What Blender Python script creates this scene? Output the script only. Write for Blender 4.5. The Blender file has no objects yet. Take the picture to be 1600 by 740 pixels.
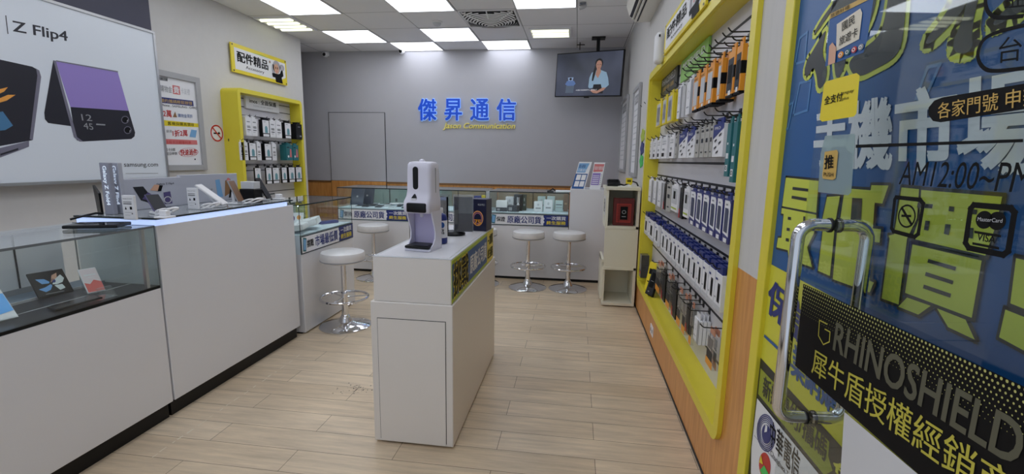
import bpy, bmesh, math, random
from mathutils import Vector, Matrix
random.seed(7)
S = bpy.context.scene
COL = S.collection
PI = math.pi

# ------------------------------------------------------------------ camera
FPX = 725.89                                    # focal length in pixels of the 1600 wide frame
PITCH, YAW, ROLL = 0.16385, 0.134618, 0.0163708
def rot():
    cp, sp = math.cos(PITCH), math.sin(PITCH)
    Rb = Matrix(((1, 0, 0), (0, sp, -cp), (0, cp, sp)))
    Ry = Matrix(((math.cos(YAW), -math.sin(YAW), 0), (math.sin(YAW), math.cos(YAW), 0), (0, 0, 1)))
    Rr = Matrix(((math.cos(ROLL), -math.sin(ROLL), 0), (math.sin(ROLL), math.cos(ROLL), 0), (0, 0, 1)))
    return Ry @ Rb @ Rr
RM = rot()
EYE = Vector((0, 0, 1.27))
cam = bpy.data.cameras.new('camera')
cam.sensor_width = 36
cam.lens = FPX * 36 / 1600
cam.clip_start = 0.02
camo = bpy.data.objects.new('camera', cam)
camo.matrix_world = Matrix.Translation(EYE) @ RM.to_4x4()
COL.objects.link(camo)
S.camera = camo

# ------------------------------------------------------------------ light and exposure
W = bpy.data.worlds.new('street_daylight')
S.world = W
W.use_nodes = True
W.node_tree.nodes['Background'].inputs[0].default_value = (0.75, 0.85, 1.0, 1)
W.node_tree.nodes['Background'].inputs[1].default_value = 1.2
S.view_settings.view_transform = 'Standard'
S.view_settings.look = 'None'
S.view_settings.gamma = 1
S.view_settings.use_curve_mapping = False
S.view_settings.exposure = -0.76
PANEL_POWER = 7.0
S.cycles.max_bounces = 10
S.cycles.transparent_max_bounces = 24
S.cycles.caustics_reflective = False
S.cycles.caustics_refractive = False
S.cycles.sample_clamp_indirect = 4

# measured points of the photograph turned into places on a known wall, front or table top
def ray(x, y): return RM @ Vector(((x - 800) / FPX, -(y - 370) / FPX, -1))
def ux(x, y, X): d = ray(x, y); return EYE + d * (X / d.x)
def uy(x, y, Y): d = ray(x, y); return EYE + d * (Y / d.y)
def uz(x, y, Z): d = ray(x, y); return EYE + d * ((Z - EYE.z) / d.z)

# ------------------------------------------------------------------ materials
def lin(c): return tuple(((v / 255) / 12.92 if v / 255 <= .04045 else ((v / 255 + .055) / 1.055) ** 2.4) for v in c)
MC = {}
def mat(name, rgb=(200, 200, 200), rough=.5, metal=0, emit=0, noise=0, nscale=40, bump=0, spec=.5, coat=0, stretch=None):
    if name in MC: return MC[name]
    m = bpy.data.materials.new(name); m.use_nodes = True
    nt = m.node_tree; b = nt.nodes['Principled BSDF']
    c = lin(rgb) + (1,)
    b.inputs['Base Color'].default_value = c
    b.inputs['Roughness'].default_value = rough
    b.inputs['Metallic'].default_value = metal
    b.inputs['Specular IOR Level'].default_value = spec
    b.inputs['Coat Weight'].default_value = coat
    if emit:
        b.inputs['Emission Color'].default_value = c
        b.inputs['Emission Strength'].default_value = emit
    if noise or bump:
        tc = nt.nodes.new('ShaderNodeTexCoord'); mp = nt.nodes.new('ShaderNodeMapping')
        nz = nt.nodes.new('ShaderNodeTexNoise')
        nt.links.new(tc.outputs['Object'], mp.inputs[0]); nt.links.new(mp.outputs[0], nz.inputs['Vector'])
        mp.inputs['Scale'].default_value = stretch or (1, 1, 1)
        nz.inputs['Scale'].default_value = nscale; nz.inputs['Detail'].default_value = 3
        if noise:
            mx = nt.nodes.new('ShaderNodeMixRGB'); mx.blend_type = 'MULTIPLY'; mx.inputs[0].default_value = 1
            rp = nt.nodes.new('ShaderNodeMapRange')
            rp.inputs[3].default_value = 1 - noise; rp.inputs[4].default_value = 1 + noise * .4
            nt.links.new(nz.outputs['Fac'], rp.inputs[0])
            mx.inputs[1].default_value = c
            nt.links.new(rp.outputs[0], mx.inputs[2]); nt.links.new(mx.outputs[0], b.inputs['Base Color'])
        if bump:
            bp = nt.nodes.new('ShaderNodeBump'); bp.inputs['Strength'].default_value = bump; bp.inputs['Distance'].default_value = .002
            nt.links.new(nz.outputs['Fac'], bp.inputs['Height']); nt.links.new(bp.outputs[0], b.inputs['Normal'])
    MC[name] = m
    return m

def glass(name, tint=(250, 253, 252), refl=1.0, opac=0.0, ior=1.45):
    """thin clear pane: transparent with a Fresnel reflection; opac adds a milky share"""
    if name in MC: return MC[name]
    m = bpy.data.materials.new(name); m.use_nodes = True
    nt = m.node_tree; nt.nodes.clear()
    out = nt.nodes.new('ShaderNodeOutputMaterial')
    tr = nt.nodes.new('ShaderNodeBsdfTransparent'); tr.inputs[0].default_value = lin(tint) + (1,)
    gl = nt.nodes.new('ShaderNodeBsdfGlossy'); gl.inputs['Roughness'].default_value = .02
    gl.inputs['Color'].default_value = (refl, refl, refl, 1)
    fr = nt.nodes.new('ShaderNodeFresnel'); geo = nt.nodes.new('ShaderNodeNewGeometry')
    mr = nt.nodes.new('ShaderNodeMapRange'); mr.inputs[3].default_value = ior; mr.inputs[4].default_value = 1 / ior
    nt.links.new(geo.outputs['Backfacing'], mr.inputs[0]); nt.links.new(mr.outputs[0], fr.inputs[0])
    mx = nt.nodes.new('ShaderNodeMixShader')
    nt.links.new(fr.outputs[0], mx.inputs[0]); nt.links.new(tr.outputs[0], mx.inputs[1]); nt.links.new(gl.outputs[0], mx.inputs[2])
    last = mx
    if opac:
        df = nt.nodes.new('ShaderNodeBsdfDiffuse'); df.inputs[0].default_value = lin(tint) + (1,)
        m2 = nt.nodes.new('ShaderNodeMixShader'); m2.inputs[0].default_value = opac
        nt.links.new(mx.outputs[0], m2.inputs[1]); nt.links.new(df.outputs[0], m2.inputs[2]); last = m2
    nt.links.new(last.outputs[0], out.inputs[0])
    MC[name] = m
    return m

def floor_mat():
    m = bpy.data.materials.new('plank_floor'); m.use_nodes = True
    nt = m.node_tree; b = nt.nodes['Principled BSDF']; N = nt.nodes.new; L = nt.links.new
    tc = N('ShaderNodeTexCoord'); mp = N('ShaderNodeMapping'); L(tc.outputs['Object'], mp.inputs[0])
    mp.inputs['Location'].default_value = (-.125 + 8.6, -1.861 + .1435 * 40, 0)
    br = N('ShaderNodeTexBrick'); L(mp.outputs[0], br.inputs['Vector'])
    br.inputs['Scale'].default_value = 1; br.inputs['Brick Width'].default_value = .86; br.inputs['Row Height'].default_value = .1435
    br.inputs['Mortar Size'].default_value = .0013; br.inputs['Mortar Smooth'].default_value = .3; br.inputs['Bias'].default_value = 0
    br.offset = .5; br.offset_frequency = 2
    br.inputs['Color1'].default_value = lin((218, 196, 166)) + (1,); br.inputs['Color2'].default_value = lin((232, 212, 184)) + (1,)
    br.inputs['Mortar'].default_value = lin((96, 78, 60)) + (1,)
    nz = N('ShaderNodeTexNoise'); mp2 = N('ShaderNodeMapping'); L(tc.outputs['Object'], mp2.inputs[0]); L(mp2.outputs[0], nz.inputs['Vector'])
    mp2.inputs['Scale'].default_value = (1.2, 14, 1); nz.inputs['Scale'].default_value = 2.4; nz.inputs['Detail'].default_value = 6
    nz.inputs['Roughness'].default_value = .7
    r = N('ShaderNodeMapRange'); L(nz.outputs['Fac'], r.inputs[0]); r.inputs[1].default_value = .3; r.inputs[2].default_value = .7
    r.inputs[3].default_value = .72; r.inputs[4].default_value = 1.08
    mx = N('ShaderNodeMixRGB'); mx.blend_type = 'MULTIPLY'; mx.inputs[0].default_value = 1
    L(br.outputs['Color'], mx.inputs[1]); L(r.outputs[0], mx.inputs[2])
    n2 = N('ShaderNodeTexNoise'); L(tc.outputs['Object'], n2.inputs['Vector']); n2.inputs['Scale'].default_value = 1.6; n2.inputs['Detail'].default_value = 4
    r2 = N('ShaderNodeMapRange'); L(n2.outputs['Fac'], r2.inputs[0]); r2.inputs[1].default_value = .35; r2.inputs[2].default_value = .65
    r2.inputs[3].default_value = .90; r2.inputs[4].default_value = 1.03
    m2 = N('ShaderNodeMixRGB'); m2.blend_type = 'MULTIPLY'; m2.inputs[0].default_value = 1
    L(mx.outputs[0], m2.inputs[1]); L(r2.outputs[0], m2.inputs[2]); L(m2.outputs[0], b.inputs['Base Color'])
    rr = N('ShaderNodeMapRange'); L(n2.outputs['Fac'], rr.inputs[0]); rr.inputs[3].default_value = .22; rr.inputs[4].default_value = .42
    L(rr.outputs[0], b.inputs['Roughness'])
    bp = N('ShaderNodeBump'); bp.inputs['Strength'].default_value = .4; bp.inputs['Distance'].default_value = .001
    L(br.outputs['Fac'], bp.inputs['Height']); bp.invert = True; L(bp.outputs[0], b.inputs['Normal'])
    return m

def ceiling_mat():
    m = bpy.data.materials.new('ceiling_tiles'); m.use_nodes = True
    nt = m.node_tree; b = nt.nodes['Principled BSDF']; N = nt.nodes.new; L = nt.links.new
    tc = N('ShaderNodeTexCoord'); mp = N('ShaderNodeMapping'); L(tc.outputs['Object'], mp.inputs[0])
    mp.inputs['Location'].default_value = (.055 + 12, -4.83 + 11.8, 0)
    br = N('ShaderNodeTexBrick'); L(mp.outputs[0], br.inputs['Vector'])
    br.inputs['Scale'].default_value = 1; br.inputs['Brick Width'].default_value = .6; br.inputs['Row Height'].default_value = .59
    br.inputs['Mortar Size'].default_value = .0035; br.inputs['Mortar Smooth'].default_value = .2; br.offset = 0
    for k in ('Color1', 'Color2'): br.inputs[k].default_value = lin((240, 240, 243)) + (1,)
    br.inputs['Mortar'].default_value = lin((120, 120, 122)) + (1,)
    L(br.outputs['Color'], b.inputs['Base Color']); b.inputs['Roughness'].default_value = .8
    return m

def wood(name, c1, c2, axis='Y', rough=.4):
    if name in MC: return MC[name]
    m = bpy.data.materials.new(name); m.use_nodes = True
    nt = m.node_tree; b = nt.nodes['Principled BSDF']; N = nt.nodes.new; L = nt.links.new
    tc = N('ShaderNodeTexCoord'); mp = N('ShaderNodeMapping'); L(tc.outputs['Object'], mp.inputs[0])
    mp.inputs['Scale'].default_value = (1.2, 1.2, 14) if axis == 'H' else (14, 14, 1.2)
    nz = N('ShaderNodeTexNoise'); L(mp.outputs[0], nz.inputs['Vector']); nz.inputs['Scale'].default_value = 4; nz.inputs['Detail'].default_value = 6
    cr = N('ShaderNodeValToRGB'); L(nz.outputs['Fac'], cr.inputs[0])
    cr.color_ramp.elements[0].position = .3; cr.color_ramp.elements[1].position = .7
    cr.color_ramp.elements[0].color = lin(c1) + (1,); cr.color_ramp.elements[1].color = lin(c2) + (1,)
    L(cr.outputs[0], b.inputs['Base Color']); b.inputs['Roughness'].default_value = rough
    MC[name] = m
    return m

WHITE = mat('white_laminate', (226, 226, 230), .28, noise=.03, nscale=3)
WARMW = mat('warm_white_laminate', (232, 226, 220), .33, noise=.03, nscale=3)
CREAM = mat('cream_board', (228, 224, 206), .45, noise=.03, nscale=5)
WALL = mat('painted_wall', (186, 185, 191), .85, noise=.04, nscale=6, bump=.1)
PAPERWALL = mat('grey_wallpaper', (208, 206, 204), .8, noise=.09, nscale=30, bump=.4, stretch=(1, 1, .12))
LWALL = mat('left_wallpaper', (214, 212, 210), .8, noise=.05, nscale=18, bump=.3)
WOOD = wood('wainscot_wood', (200, 134, 68), (224, 162, 92), 'V', .35)
YEL = mat('yellow_paint', (232, 216, 62), .38, noise=.04, nscale=8)
BLACK = mat('black_plastic', (12, 12, 14), .35, spec=.3)
INK = mat('black_ink', (12, 12, 15), .6, spec=.15)
DARK = mat('dark_grey', (42, 43, 48), .45, spec=.25)
GREY = mat('grey_plastic', (150, 152, 156), .4)
LGREY = mat('light_grey', (200, 202, 206), .45)
SILVER = mat('brushed_silver', (190, 190, 192), .3, metal=.9)
CHROME = mat('chrome', (225, 225, 228), .08, metal=1)
PWHITE = mat('paper_white', (235, 235, 238), .5)
NAVY = mat('navy_print', (26, 44, 120), .4)
BLUE = mat('blue_print', (24, 84, 150), .4)
SKY = mat('sky_print', (120, 170, 215), .4)
GREEN = mat('green_print', (60, 200, 90), .4)
LIME = mat('lime_print', (176, 196, 54), .45)
YPRINT = mat('yellow_print', (236, 214, 40), .4)
ORANGE = mat('orange_print', (236, 156, 44), .4)
RED = mat('red_print', (196, 44, 40), .4)
PINK = mat('pink_print', (214, 120, 120), .5)
GOLD = mat('gold_print', (206, 170, 90), .45)
TEAL = mat('teal_print', (36, 110, 116), .4)
SKIN = mat('skin_print', (216, 168, 140), .5)
PURPLE = mat('lavender_print', (150, 130, 200), .4)
BROWN = mat('brown_print', (140, 100, 60), .5)
GLASS = glass('clear_glass')
CLEARP = glass('clear_plastic', (248, 249, 250), opac=.04)
SMOKE = glass('smoky_plastic', (150, 150, 155), opac=.2)

# ------------------------------------------------------------------ geometry helpers
_txt = {}
def text_mesh(s, bold):
    key = (s, round(bold, 4))
    if key in _txt: return _txt[key]
    cu = bpy.data.curves.new('lettering', 'FONT'); cu.body = s; cu.size = 1; cu.offset = bold
    cu.resolution_u = 3; cu.fill_mode = 'FRONT'
    o = bpy.data.objects.new('lettering', cu); COL.objects.link(o)
    dg = bpy.context.evaluated_depsgraph_get()
    me = bpy.data.meshes.new_from_object(o.evaluated_get(dg))
    vs = [(v.co.x, v.co.y) for v in me.vertices]; fs = [tuple(p.vertices) for p in me.polygons]
    bpy.data.objects.remove(o); bpy.data.curves.remove(cu); bpy.data.meshes.remove(me)
    _txt[key] = (vs, fs)
    return vs, fs
def bold_mesh(s, b):
    """heavier lettering: the plain glyphs laid several times, a stroke width apart"""
    vs, fs = text_mesh(s, 0)
    if not b: return [(x, y, 0) for x, y in vs], fs
    if b <= .013: offs = [(-b * .6, 0), (b * .6, 0)]
    elif b <= .035: offs = [(-b, -b * .6), (b, -b * .6), (-b, b * .6), (b, b * .6)]
    else: offs = [(b * math.cos(PI * k / 6), b * math.sin(PI * k / 6)) for k in range(12)] + [(b * .5 * math.cos(PI * k / 2), b * .5 * math.sin(PI * k / 2)) for k in range(4)]
    V = []; G = []
    for i, (dx, dy) in enumerate(offs):
        n = len(V); V += [(x + dx, y + dy, i * .00005) for x, y in vs]; G += [tuple(i + n for i in f) for f in fs]
    return V, G
def text_box(s):
    vs, _ = text_mesh(s, 0)
    xs = [v[0] for v in vs] or [0, 1]; ys = [v[1] for v in vs] or [0, 1]
    return min(xs), max(xs), min(ys), max(ys)

class MB:
    def __init__(self, o=(0, 0, 0)):
        self.o = Vector(o); self.v = []; self.f = []; self.mi = []; self.sm = []; self.ms = []; self.T = None
    def _m(self, m):
        if m not in self.ms: self.ms.append(m)
        return self.ms.index(m)
    def add(self, vs, fs, m, smooth=False):
        n = len(self.v); k = self._m(m)
        for p in vs:
            p = Vector(p)
            if self.T: p = self.T @ p
            self.v.append(p)
        for f in fs:
            self.f.append([i + n for i in f]); self.mi.append(k); self.sm.append(smooth)
        return self
    def bm(self, b, m, smooth=False):
        b.verts.index_update()
        self.add([v.co.copy() for v in b.verts], [[v.index for v in f.verts] for f in b.faces], m, smooth); b.free(); return self
    def box(self, x0, x1, y0, y1, z0, z1, m, bev=0, seg=2):
        x0, x1 = min(x0, x1), max(x0, x1); y0, y1 = min(y0, y1), max(y0, y1); z0, z1 = min(z0, z1), max(z0, z1)
        if not bev:
            vs = [(x, y, z) for z in (z0, z1) for y in (y0, y1) for x in (x0, x1)]
            return self.add(vs, [(0, 2, 3, 1), (4, 5, 7, 6), (0, 1, 5, 4), (2, 6, 7, 3), (0, 4, 6, 2), (1, 3, 7, 5)], m)
        b = bmesh.new(); bmesh.ops.create_cube(b, size=1)
        for v in b.verts: v.co = Vector((x0 + (v.co.x + .5) * (x1 - x0), y0 + (v.co.y + .5) * (y1 - y0), z0 + (v.co.z + .5) * (z1 - z0)))
        bmesh.ops.bevel(b, geom=b.edges[:] + b.verts[:], offset=bev, segments=seg, affect='EDGES', profile=.5)
        return self.bm(b, m, seg > 1 and bev > .004)
    def prism(self, pts, d, m, cap=True):
        """pts: world points of an outline, d: extrusion vector"""
        n = len(pts); d = Vector(d); a = [Vector(p) for p in pts]; vs = a + [p + d for p in a]
        fs = [[i, (i + 1) % n, (i + 1) % n + n, i + n] for i in range(n)]
        if cap: fs += [list(range(n))[::-1], [i + n for i in range(n)]]
        return self.add(vs, fs, m)
    def tube(self, pts, r, m, n=10, closed=False, caps=True):
        pts = [Vector(p) for p in pts]; N = len(pts); vs = []; fs = []; up = None
        for i, p in enumerate(pts):
            a = pts[(i - 1) % N] if (closed or i > 0) else p; c = pts[(i + 1) % N] if (closed or i < N - 1) else p
            t = (c - a).normalized()
            if up is None: up = t.orthogonal().normalized()
            up = (up - t * up.dot(t)).normalized(); s = t.cross(up)
            rr = r[i] if isinstance(r, (list, tuple)) else r
            for k in range(n):
                an = 2 * PI * k / n; vs.append(p + (up * math.cos(an) + s * math.sin(an)) * rr)
        for i in range(N if closed else N - 1):
            j = (i + 1) % N
            for k in range(n): fs.append((i * n + k, i * n + (k + 1) % n, j * n + (k + 1) % n, j * n + k))
        if caps and not closed: fs += [list(range(n))[::-1], [(N - 1) * n + k for k in range(n)]]
        return self.add(vs, fs, m, True)
    def lathe(self, prof, c, m, n=32, smooth=True, axis='Z'):
        c = Vector(c); vs = []; fs = []
        for r, h in prof:
            for k in range(n):
                a = 2 * PI * k / n
                q = (r * math.cos(a), r * math.sin(a), h) if axis == 'Z' else (r * math.cos(a), h, r * math.sin(a)) if axis == 'Y' else (h, r * math.cos(a), r * math.sin(a))
                vs.append(c + Vector(q))
        for i in range(len(prof) - 1):
            for k in range(n): fs.append((i * n + k, i * n + (k + 1) % n, (i + 1) * n + (k + 1) % n, (i + 1) * n + k))
        fs += [list(range(n))[::-1], [(len(prof) - 1) * n + k for k in range(n)]]
        return self.add(vs, fs, m, smooth)
    def build(self, name, parent=None):
        me = bpy.data.meshes.new(name)
        me.from_pydata([p - self.o for p in self.v], [], self.f)
        for m in self.ms: me.materials.append(m)
        me.polygons.foreach_set('material_index', self.mi)
        me.polygons.foreach_set('use_smooth', self.sm)
        me.update()
        if any(self.sm):
            try: me.set_sharp_from_angle(angle=math.radians(38))
            except Exception: pass
        o = bpy.data.objects.new(name, me); COL.objects.link(o)
        if parent is not None: o.parent = parent
        else: o.location = self.o
        return o

def tag(o, label=None, cat=None, group=None, kind=None):
    if label: o['label'] = label
    if cat: o['category'] = cat
    if group: o['group'] = group
    if kind: o['kind'] = kind
    return o
def thing(name, label, cat, loc=(0, 0, 0), group=None, rz=0):
    o = bpy.data.objects.new(name, None); COL.objects.link(o); o.location = loc; o.rotation_euler = (0, 0, rz)
    o.empty_display_size = .1
    return tag(o, label, cat, group)
def dup(root, loc, label=None, rz=None, group=None):
    r = root.copy(); COL.objects.link(r); r.location = loc
    if rz is not None: r.rotation_euler = (0, 0, rz)
    if label: r['label'] = label
    if group: r['group'] = group
    for ch in list(root.children):
        c = ch.copy(); COL.objects.link(c); c.parent = r
        for g in list(ch.children):
            d = g.copy(); COL.objects.link(d); d.parent = c
    return r

class Face:
    """flat printed surface: decals and lettering a hair above a plane (O, normal n)"""
    def __init__(self, mb, O, n):
        self.mb = mb; self.O = Vector(O); self.n = Vector(n).normalized()
        up = Vector((0, 0, 1)) if abs(self.n.z) < .9 else Vector((0, 1, 0))
        self.U = up.cross(self.n).normalized(); self.V = self.n.cross(self.U).normalized()
    def px(self, p):
        if isinstance(p, Vector): return p
        d = ray(*p); return EYE + d * ((self.O - EYE).dot(self.n) / d.dot(self.n))
    def uv(self, u, v): return self.O + self.U * u + self.V * v
    def off(self, p, l): return p + self.n * (.0009 * l)
    def poly(self, pts, m, l=1):
        pts = [self.off(self.px(p), l) for p in pts]
        a = Vector((0, 0, 0))
        for i in range(len(pts)): a += pts[i].cross(pts[(i + 1) % len(pts)])
        if a.dot(self.n) < 0: pts = pts[::-1]
        self.mb.add(pts, [list(range(len(pts)))], m); return self
    def aff(self, BL, BR, TL):
        a, b, c = self.px(BL), self.px(BR), self.px(TL)
        return lambda s, t: a + (b - a) * s + (c - a) * t
    def quad(self, BL, BR, TR, TL):
        a, b, c, d = [self.px(p) for p in (BL, BR, TR, TL)]
        return lambda s, t: (a * (1 - s) + b * s) * (1 - t) + (d * (1 - s) + c * s) * t
    def rect(self, A, s0, s1, t0, t1, m, l=1): return self.poly([A(s0, t0), A(s1, t0), A(s1, t1), A(s0, t1)], m, l)
    def shape(self, A, pts, m, l=1): return self.poly([A(*p) for p in pts], m, l)
    def disc(self, A, cs, ct, rs, rt, m, l=1, n=24): return self.poly([A(cs + rs * math.cos(2 * PI * k / n), ct + rt * math.sin(2 * PI * k / n)) for k in range(n)], m, l)
    def ring(self, A, cs, ct, rs, rt, w, m, l=1, n=32):
        for k in range(n):
            a, b = 2 * PI * k / n, 2 * PI * (k + 1) / n
            self.poly([A(cs + rs * f * math.cos(q), ct + rt * f * math.sin(q)) for f, q in ((1, a), (1, b), (w, b), (w, a))], m, l)
        return self
    def text(self, s, BL, BR, TL, m, l=1, bold=0.0):
        A = self.aff(BL, BR, TL); x0, x1, y0, y1 = text_box(s); vs, fs = bold_mesh(s, bold)
        k = .0009 * l
        P = [A((x - x0) / (x1 - x0 or 1), (y - y0) / (y1 - y0 or 1)) + self.n * (k + h) for x, y, h in vs]
        self.mb.add(P, fs, m); return self
    def tA(self, A, s, s0, s1, t0, t1, m, l=1, bold=0.0): return self.text(s, A(s0, t0), A(s1, t0), A(s0, t1), m, l, bold)
    def line(self, pts, w, m, l=1, closed=False):
        P = [self.px(p) for p in pts]; n = len(P)
        for i in range(n if closed else n - 1):
            a, b = P[i], P[(i + 1) % n]; d = (b - a).normalized(); s = self.n.cross(d) * (w / 2); e = d * (w * .4)
            self.poly([a - e - s, b + e - s, b + e + s, a - e + s], m, l + (i % 3) * .07)
        return self

def soft(pts, closed=True, k=2):
    for _ in range(k):
        n = len(pts); out = [] if closed else [pts[0]]
        for i in range(n if closed else n - 1):
            a, b = pts[i], pts[(i + 1) % n]
            out += [(a[0] * .75 + b[0] * .25, a[1] * .75 + b[1] * .25), (a[0] * .25 + b[0] * .75, a[1] * .25 + b[1] * .75)]
        pts = out if closed else out + [pts[-1]]
    return pts
def structure(o): o['kind'] = 'structure'; return o

# ================================================================== THE ROOM
CEIL = 2.74
XR, XL, YB = .565, -3.53, 6.49
mb = MB(); mb.box(-4.95, .72, -1.3, 6.6, -.05, 0, floor_mat()); FL = structure(mb.build('floor'))
mb = MB(); a, b = uz(238, 714, 0), uz(472, 552, 0); RES = mat('glue_residue', (226, 216, 196), .6); k = 0.0
while k < 1:                                     # pale worn glue line left on the floor beside the counters
    e = min(1, k + random.uniform(.012, .05)); p, q = a.lerp(b, k), a.lerp(b, e); w = random.uniform(.002, .005); j = random.uniform(-.003, .003)
    mb.add([(p.x - w + j, p.y, .0006), (p.x + w + j, p.y, .0006), (q.x + w * .6 + j, q.y, .0006), (q.x - w * .6 + j, q.y, .0006)], [(0, 1, 2, 3)], RES); k = e + random.uniform(.006, .05)
mb.build('glue_residue', FL)
mb = MB(); c = uz(556, 606, 0)
for i in range(60):                              # dark scuff speckles
    x, y = c.x + random.gauss(0, .05), c.y + random.gauss(0, .03); w = random.uniform(.0015, .004)
    mb.add([(x - w, y - w, .0007), (x + w, y - w * .5, .0007), (x + w * .6, y + w, .0007), (x - w, y + w * .7, .0007)], [(0, 1, 2, 3)], DARK)
mb.build('scuff_marks', FL)
mb = MB(); mb.box(-4.95, .72, -1.3, 6.6, CEIL, CEIL + .05, ceiling_mat()); structure(mb.build('ceiling'))
# right wall with the recess for the yellow display case
OY0, OY1, OZ0, OZ1 = 1.70, 3.97, .262, 1.925
WS = .918
mb = MB()
def wallbox(y0, y1, z0, z1):
    if z0 < WS: mb.box(XR, .72, y0, y1, z0, min(z1, WS), WOOD)
    if z1 > WS: mb.box(XR, .72, y0, y1, max(z0, WS), z1, PAPERWALL)
wallbox(-1.3, OY0, 0, CEIL); wallbox(OY1, 6.6, 0, CEIL); wallbox(OY0, OY1, 0, OZ0); wallbox(OY0, OY1, OZ1, CEIL)
structure(mb.build('wall_right'))
mb = MB(); mb.box(XR - .004, XR, 1.5, 6.49, 0, .012, DARK); structure(mb.build('gap_shade_right'))  # dark strip painted in for the shaded gap at the wall foot
mb = MB(); mb.box(-4.95, .72, YB, YB + .1, 0, .93, WOOD); mb.box(-4.95, .72, YB, YB + .1, .93, CEIL, WALL)
structure(mb.build('wall_back'))
mb = MB(); mb.box(-4.95, XR, YB - .008, YB, .905, .93, mat('dark_wood_trim', (128, 92, 54), .4)); structure(mb.build('trim_1'))
mb = MB(); mb.box(XL - .1, XL, -1.3, 5.78, 0, CEIL, LWALL); structure(mb.build('wall_left'))
mb = MB(); mb.box(-4.95, -4.85, 5.68, 6.6, 0, CEIL, WALL); mb.box(-4.85, XL - .1, 5.68, 5.78, 0, CEIL, WALL); structure(mb.build('wall_alcove'))
# concealed door flush in the back wall
mb = MB(); DX0, DX1, DZ = -3.577, -2.735, 1.902
mb.box(DX0, DX1, YB - .012, YB - .0005, .935, DZ, WALL); mb.box(DX0, DX1, YB - .018, YB - .0085, 0.0, .93, WOOD)
d1 = mb.build('door_1')
structure(d1)
mb = MB()
for a in ((DX0 - .006, DX0, 0, DZ + .006), (DX1, DX1 + .006, 0, DZ + .006), (DX0, DX1, DZ, DZ + .006)):
    mb.box(a[0], a[1], YB - .013, YB - .0002, a[2], a[3], DARK)
mb.build('door_gap', d1)

# ------------------------------------------------------------------ ceiling fittings
EMIT = mat('led_diffuser', (240, 245, 254), .5, emit=PANEL_POWER)
def cell(c, r): return (-.055 - .6 * c, .545 - .6 * c, 4.83 + .59 * (2 - r), 5.42 + .59 * (2 - r))   # c1.. leftwards, r0 at the back
CN = {1: 'first', 2: 'second', 3: 'third', 4: 'fourth', 5: 'fifth', 6: 'sixth', 7: 'seventh', 8: 'eighth', 9: 'ninth', 10: 'tenth', 11: 'eleventh', 12: 'twelfth', 13: 'thirteenth', 14: 'fourteenth', 15: 'fifteenth', 16: 'sixteenth', 17: 'seventeenth', 18: 'eighteenth', 19: 'nineteenth', 20: 'twentieth', 21: 'twenty-first', 22: 'twenty-second', 23: 'twenty-third', 24: 'twenty-fourth', 25: 'twenty-fifth', 26: 'twenty-sixth', 27: 'twenty-seventh', 28: 'twenty-eighth'}
lampdef = [(2, 0, 'square white ceiling light panel touching the back wall, nearer the television'),
           (4, 0, 'square white ceiling light panel touching the back wall beside a security camera'),
           (3, 1, 'square white ceiling light panel one tile behind the round air vent, on its left'),
           (5, 1, 'square white ceiling light panel in front of the left security camera'),
           (1, 3, 'bright ceiling light panel right of the air vent, cut by the top of the photo'),
           (3, 3, 'bright ceiling light panel in front of the smoke detector, cut by the photo top'),
           (5, 3, 'bright ceiling light panel above the left wall sign, cut by the photo top')]
for r in (5, 7, 9, 11):
    for c in (1, 3, 5):
        lampdef.append((c, r, 'square light panel overhead outside the photo, %s row out, %s column' % (CN[(r - 3) // 2], CN[(c + 1) // 2])))
for c, r, lab in lampdef:
    x0, x1, y0, y1 = cell(c, r)
    if r == 0: y1 = YB
    cx, cy = (x0 + x1) / 2, (y0 + y1) / 2
    t = thing('ceiling_light', lab, 'ceiling light', (cx, cy, CEIL - .006), 'square light panels in the ceiling grid')
    hx, hy = (x1 - x0) / 2 - .004, (y1 - y0) / 2 - .004
    m = MB()
    for s in (-1, 1):
        m.box(s * hx, s * (hx - .012), -hy, hy, -.004, .006, PWHITE); m.box(-hx + .012, hx - .012, s * hy, s * (hy - .012), -.004, .006, PWHITE)
    m.build('frame', t)
    m = MB(); m.box(-hx + .012, hx - .012, -hy + .012, hy - .012, -.002, .004, EMIT); m.build('diffuser', t)
TUBE = mat('fluorescent_tube', (250, 252, 225), .5, emit=2.6)
LOUV = mat('louvre_reflector', (150, 155, 120), .6)
def louvre_light(x0, x1, y0, y1, n, lab):
    cx, cy = (x0 + x1) / 2, (y0 + y1) / 2
    t = thing('louvre_light', lab, 'ceiling light', (cx, cy, CEIL - .008))
    hx, hy = (x1 - x0) / 2, (y1 - y0) / 2; m = MB()
    for s in (-1, 1):
        m.box(s * hx, s * (hx - .02), -hy, hy, -.01, .008, PWHITE); m.box(-hx + .02, hx - .02, s * hy, s * (hy - .02), -.01, .008, PWHITE)
    m.build('frame', t)
    m = MB(); m.box(-hx + .02, hx - .02, -hy + .02, hy - .02, .004, .008, LOUV); m.build('reflector', t)
    for i in range(n):
        y = -hy + .02 + (2 * hy - .04) * (i + .5) / n
        m = MB(); m.tube([(-hx + .03, y, -.004), (hx - .03, y, -.004)], .019, TUBE, 8); m.build('tube', t)
    for i in range(n - 1):
        y = -hy + .02 + (2 * hy - .04) * (i + 1) / n
        m = MB(); m.box(-hx + .02, hx - .02, y - .004, y + .004, -.012, .004, SILVER); m.build('louvre', t)
louvre_light(-.60, -.12, 5.52, 5.90, 3, 'small yellowish louvred ceiling light in front of the television')
louvre_light(-3.5, -3.07, 4.87, 5.40, 4, 'yellowish louvred ceiling light against the left wall above the accessory sign')

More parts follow.
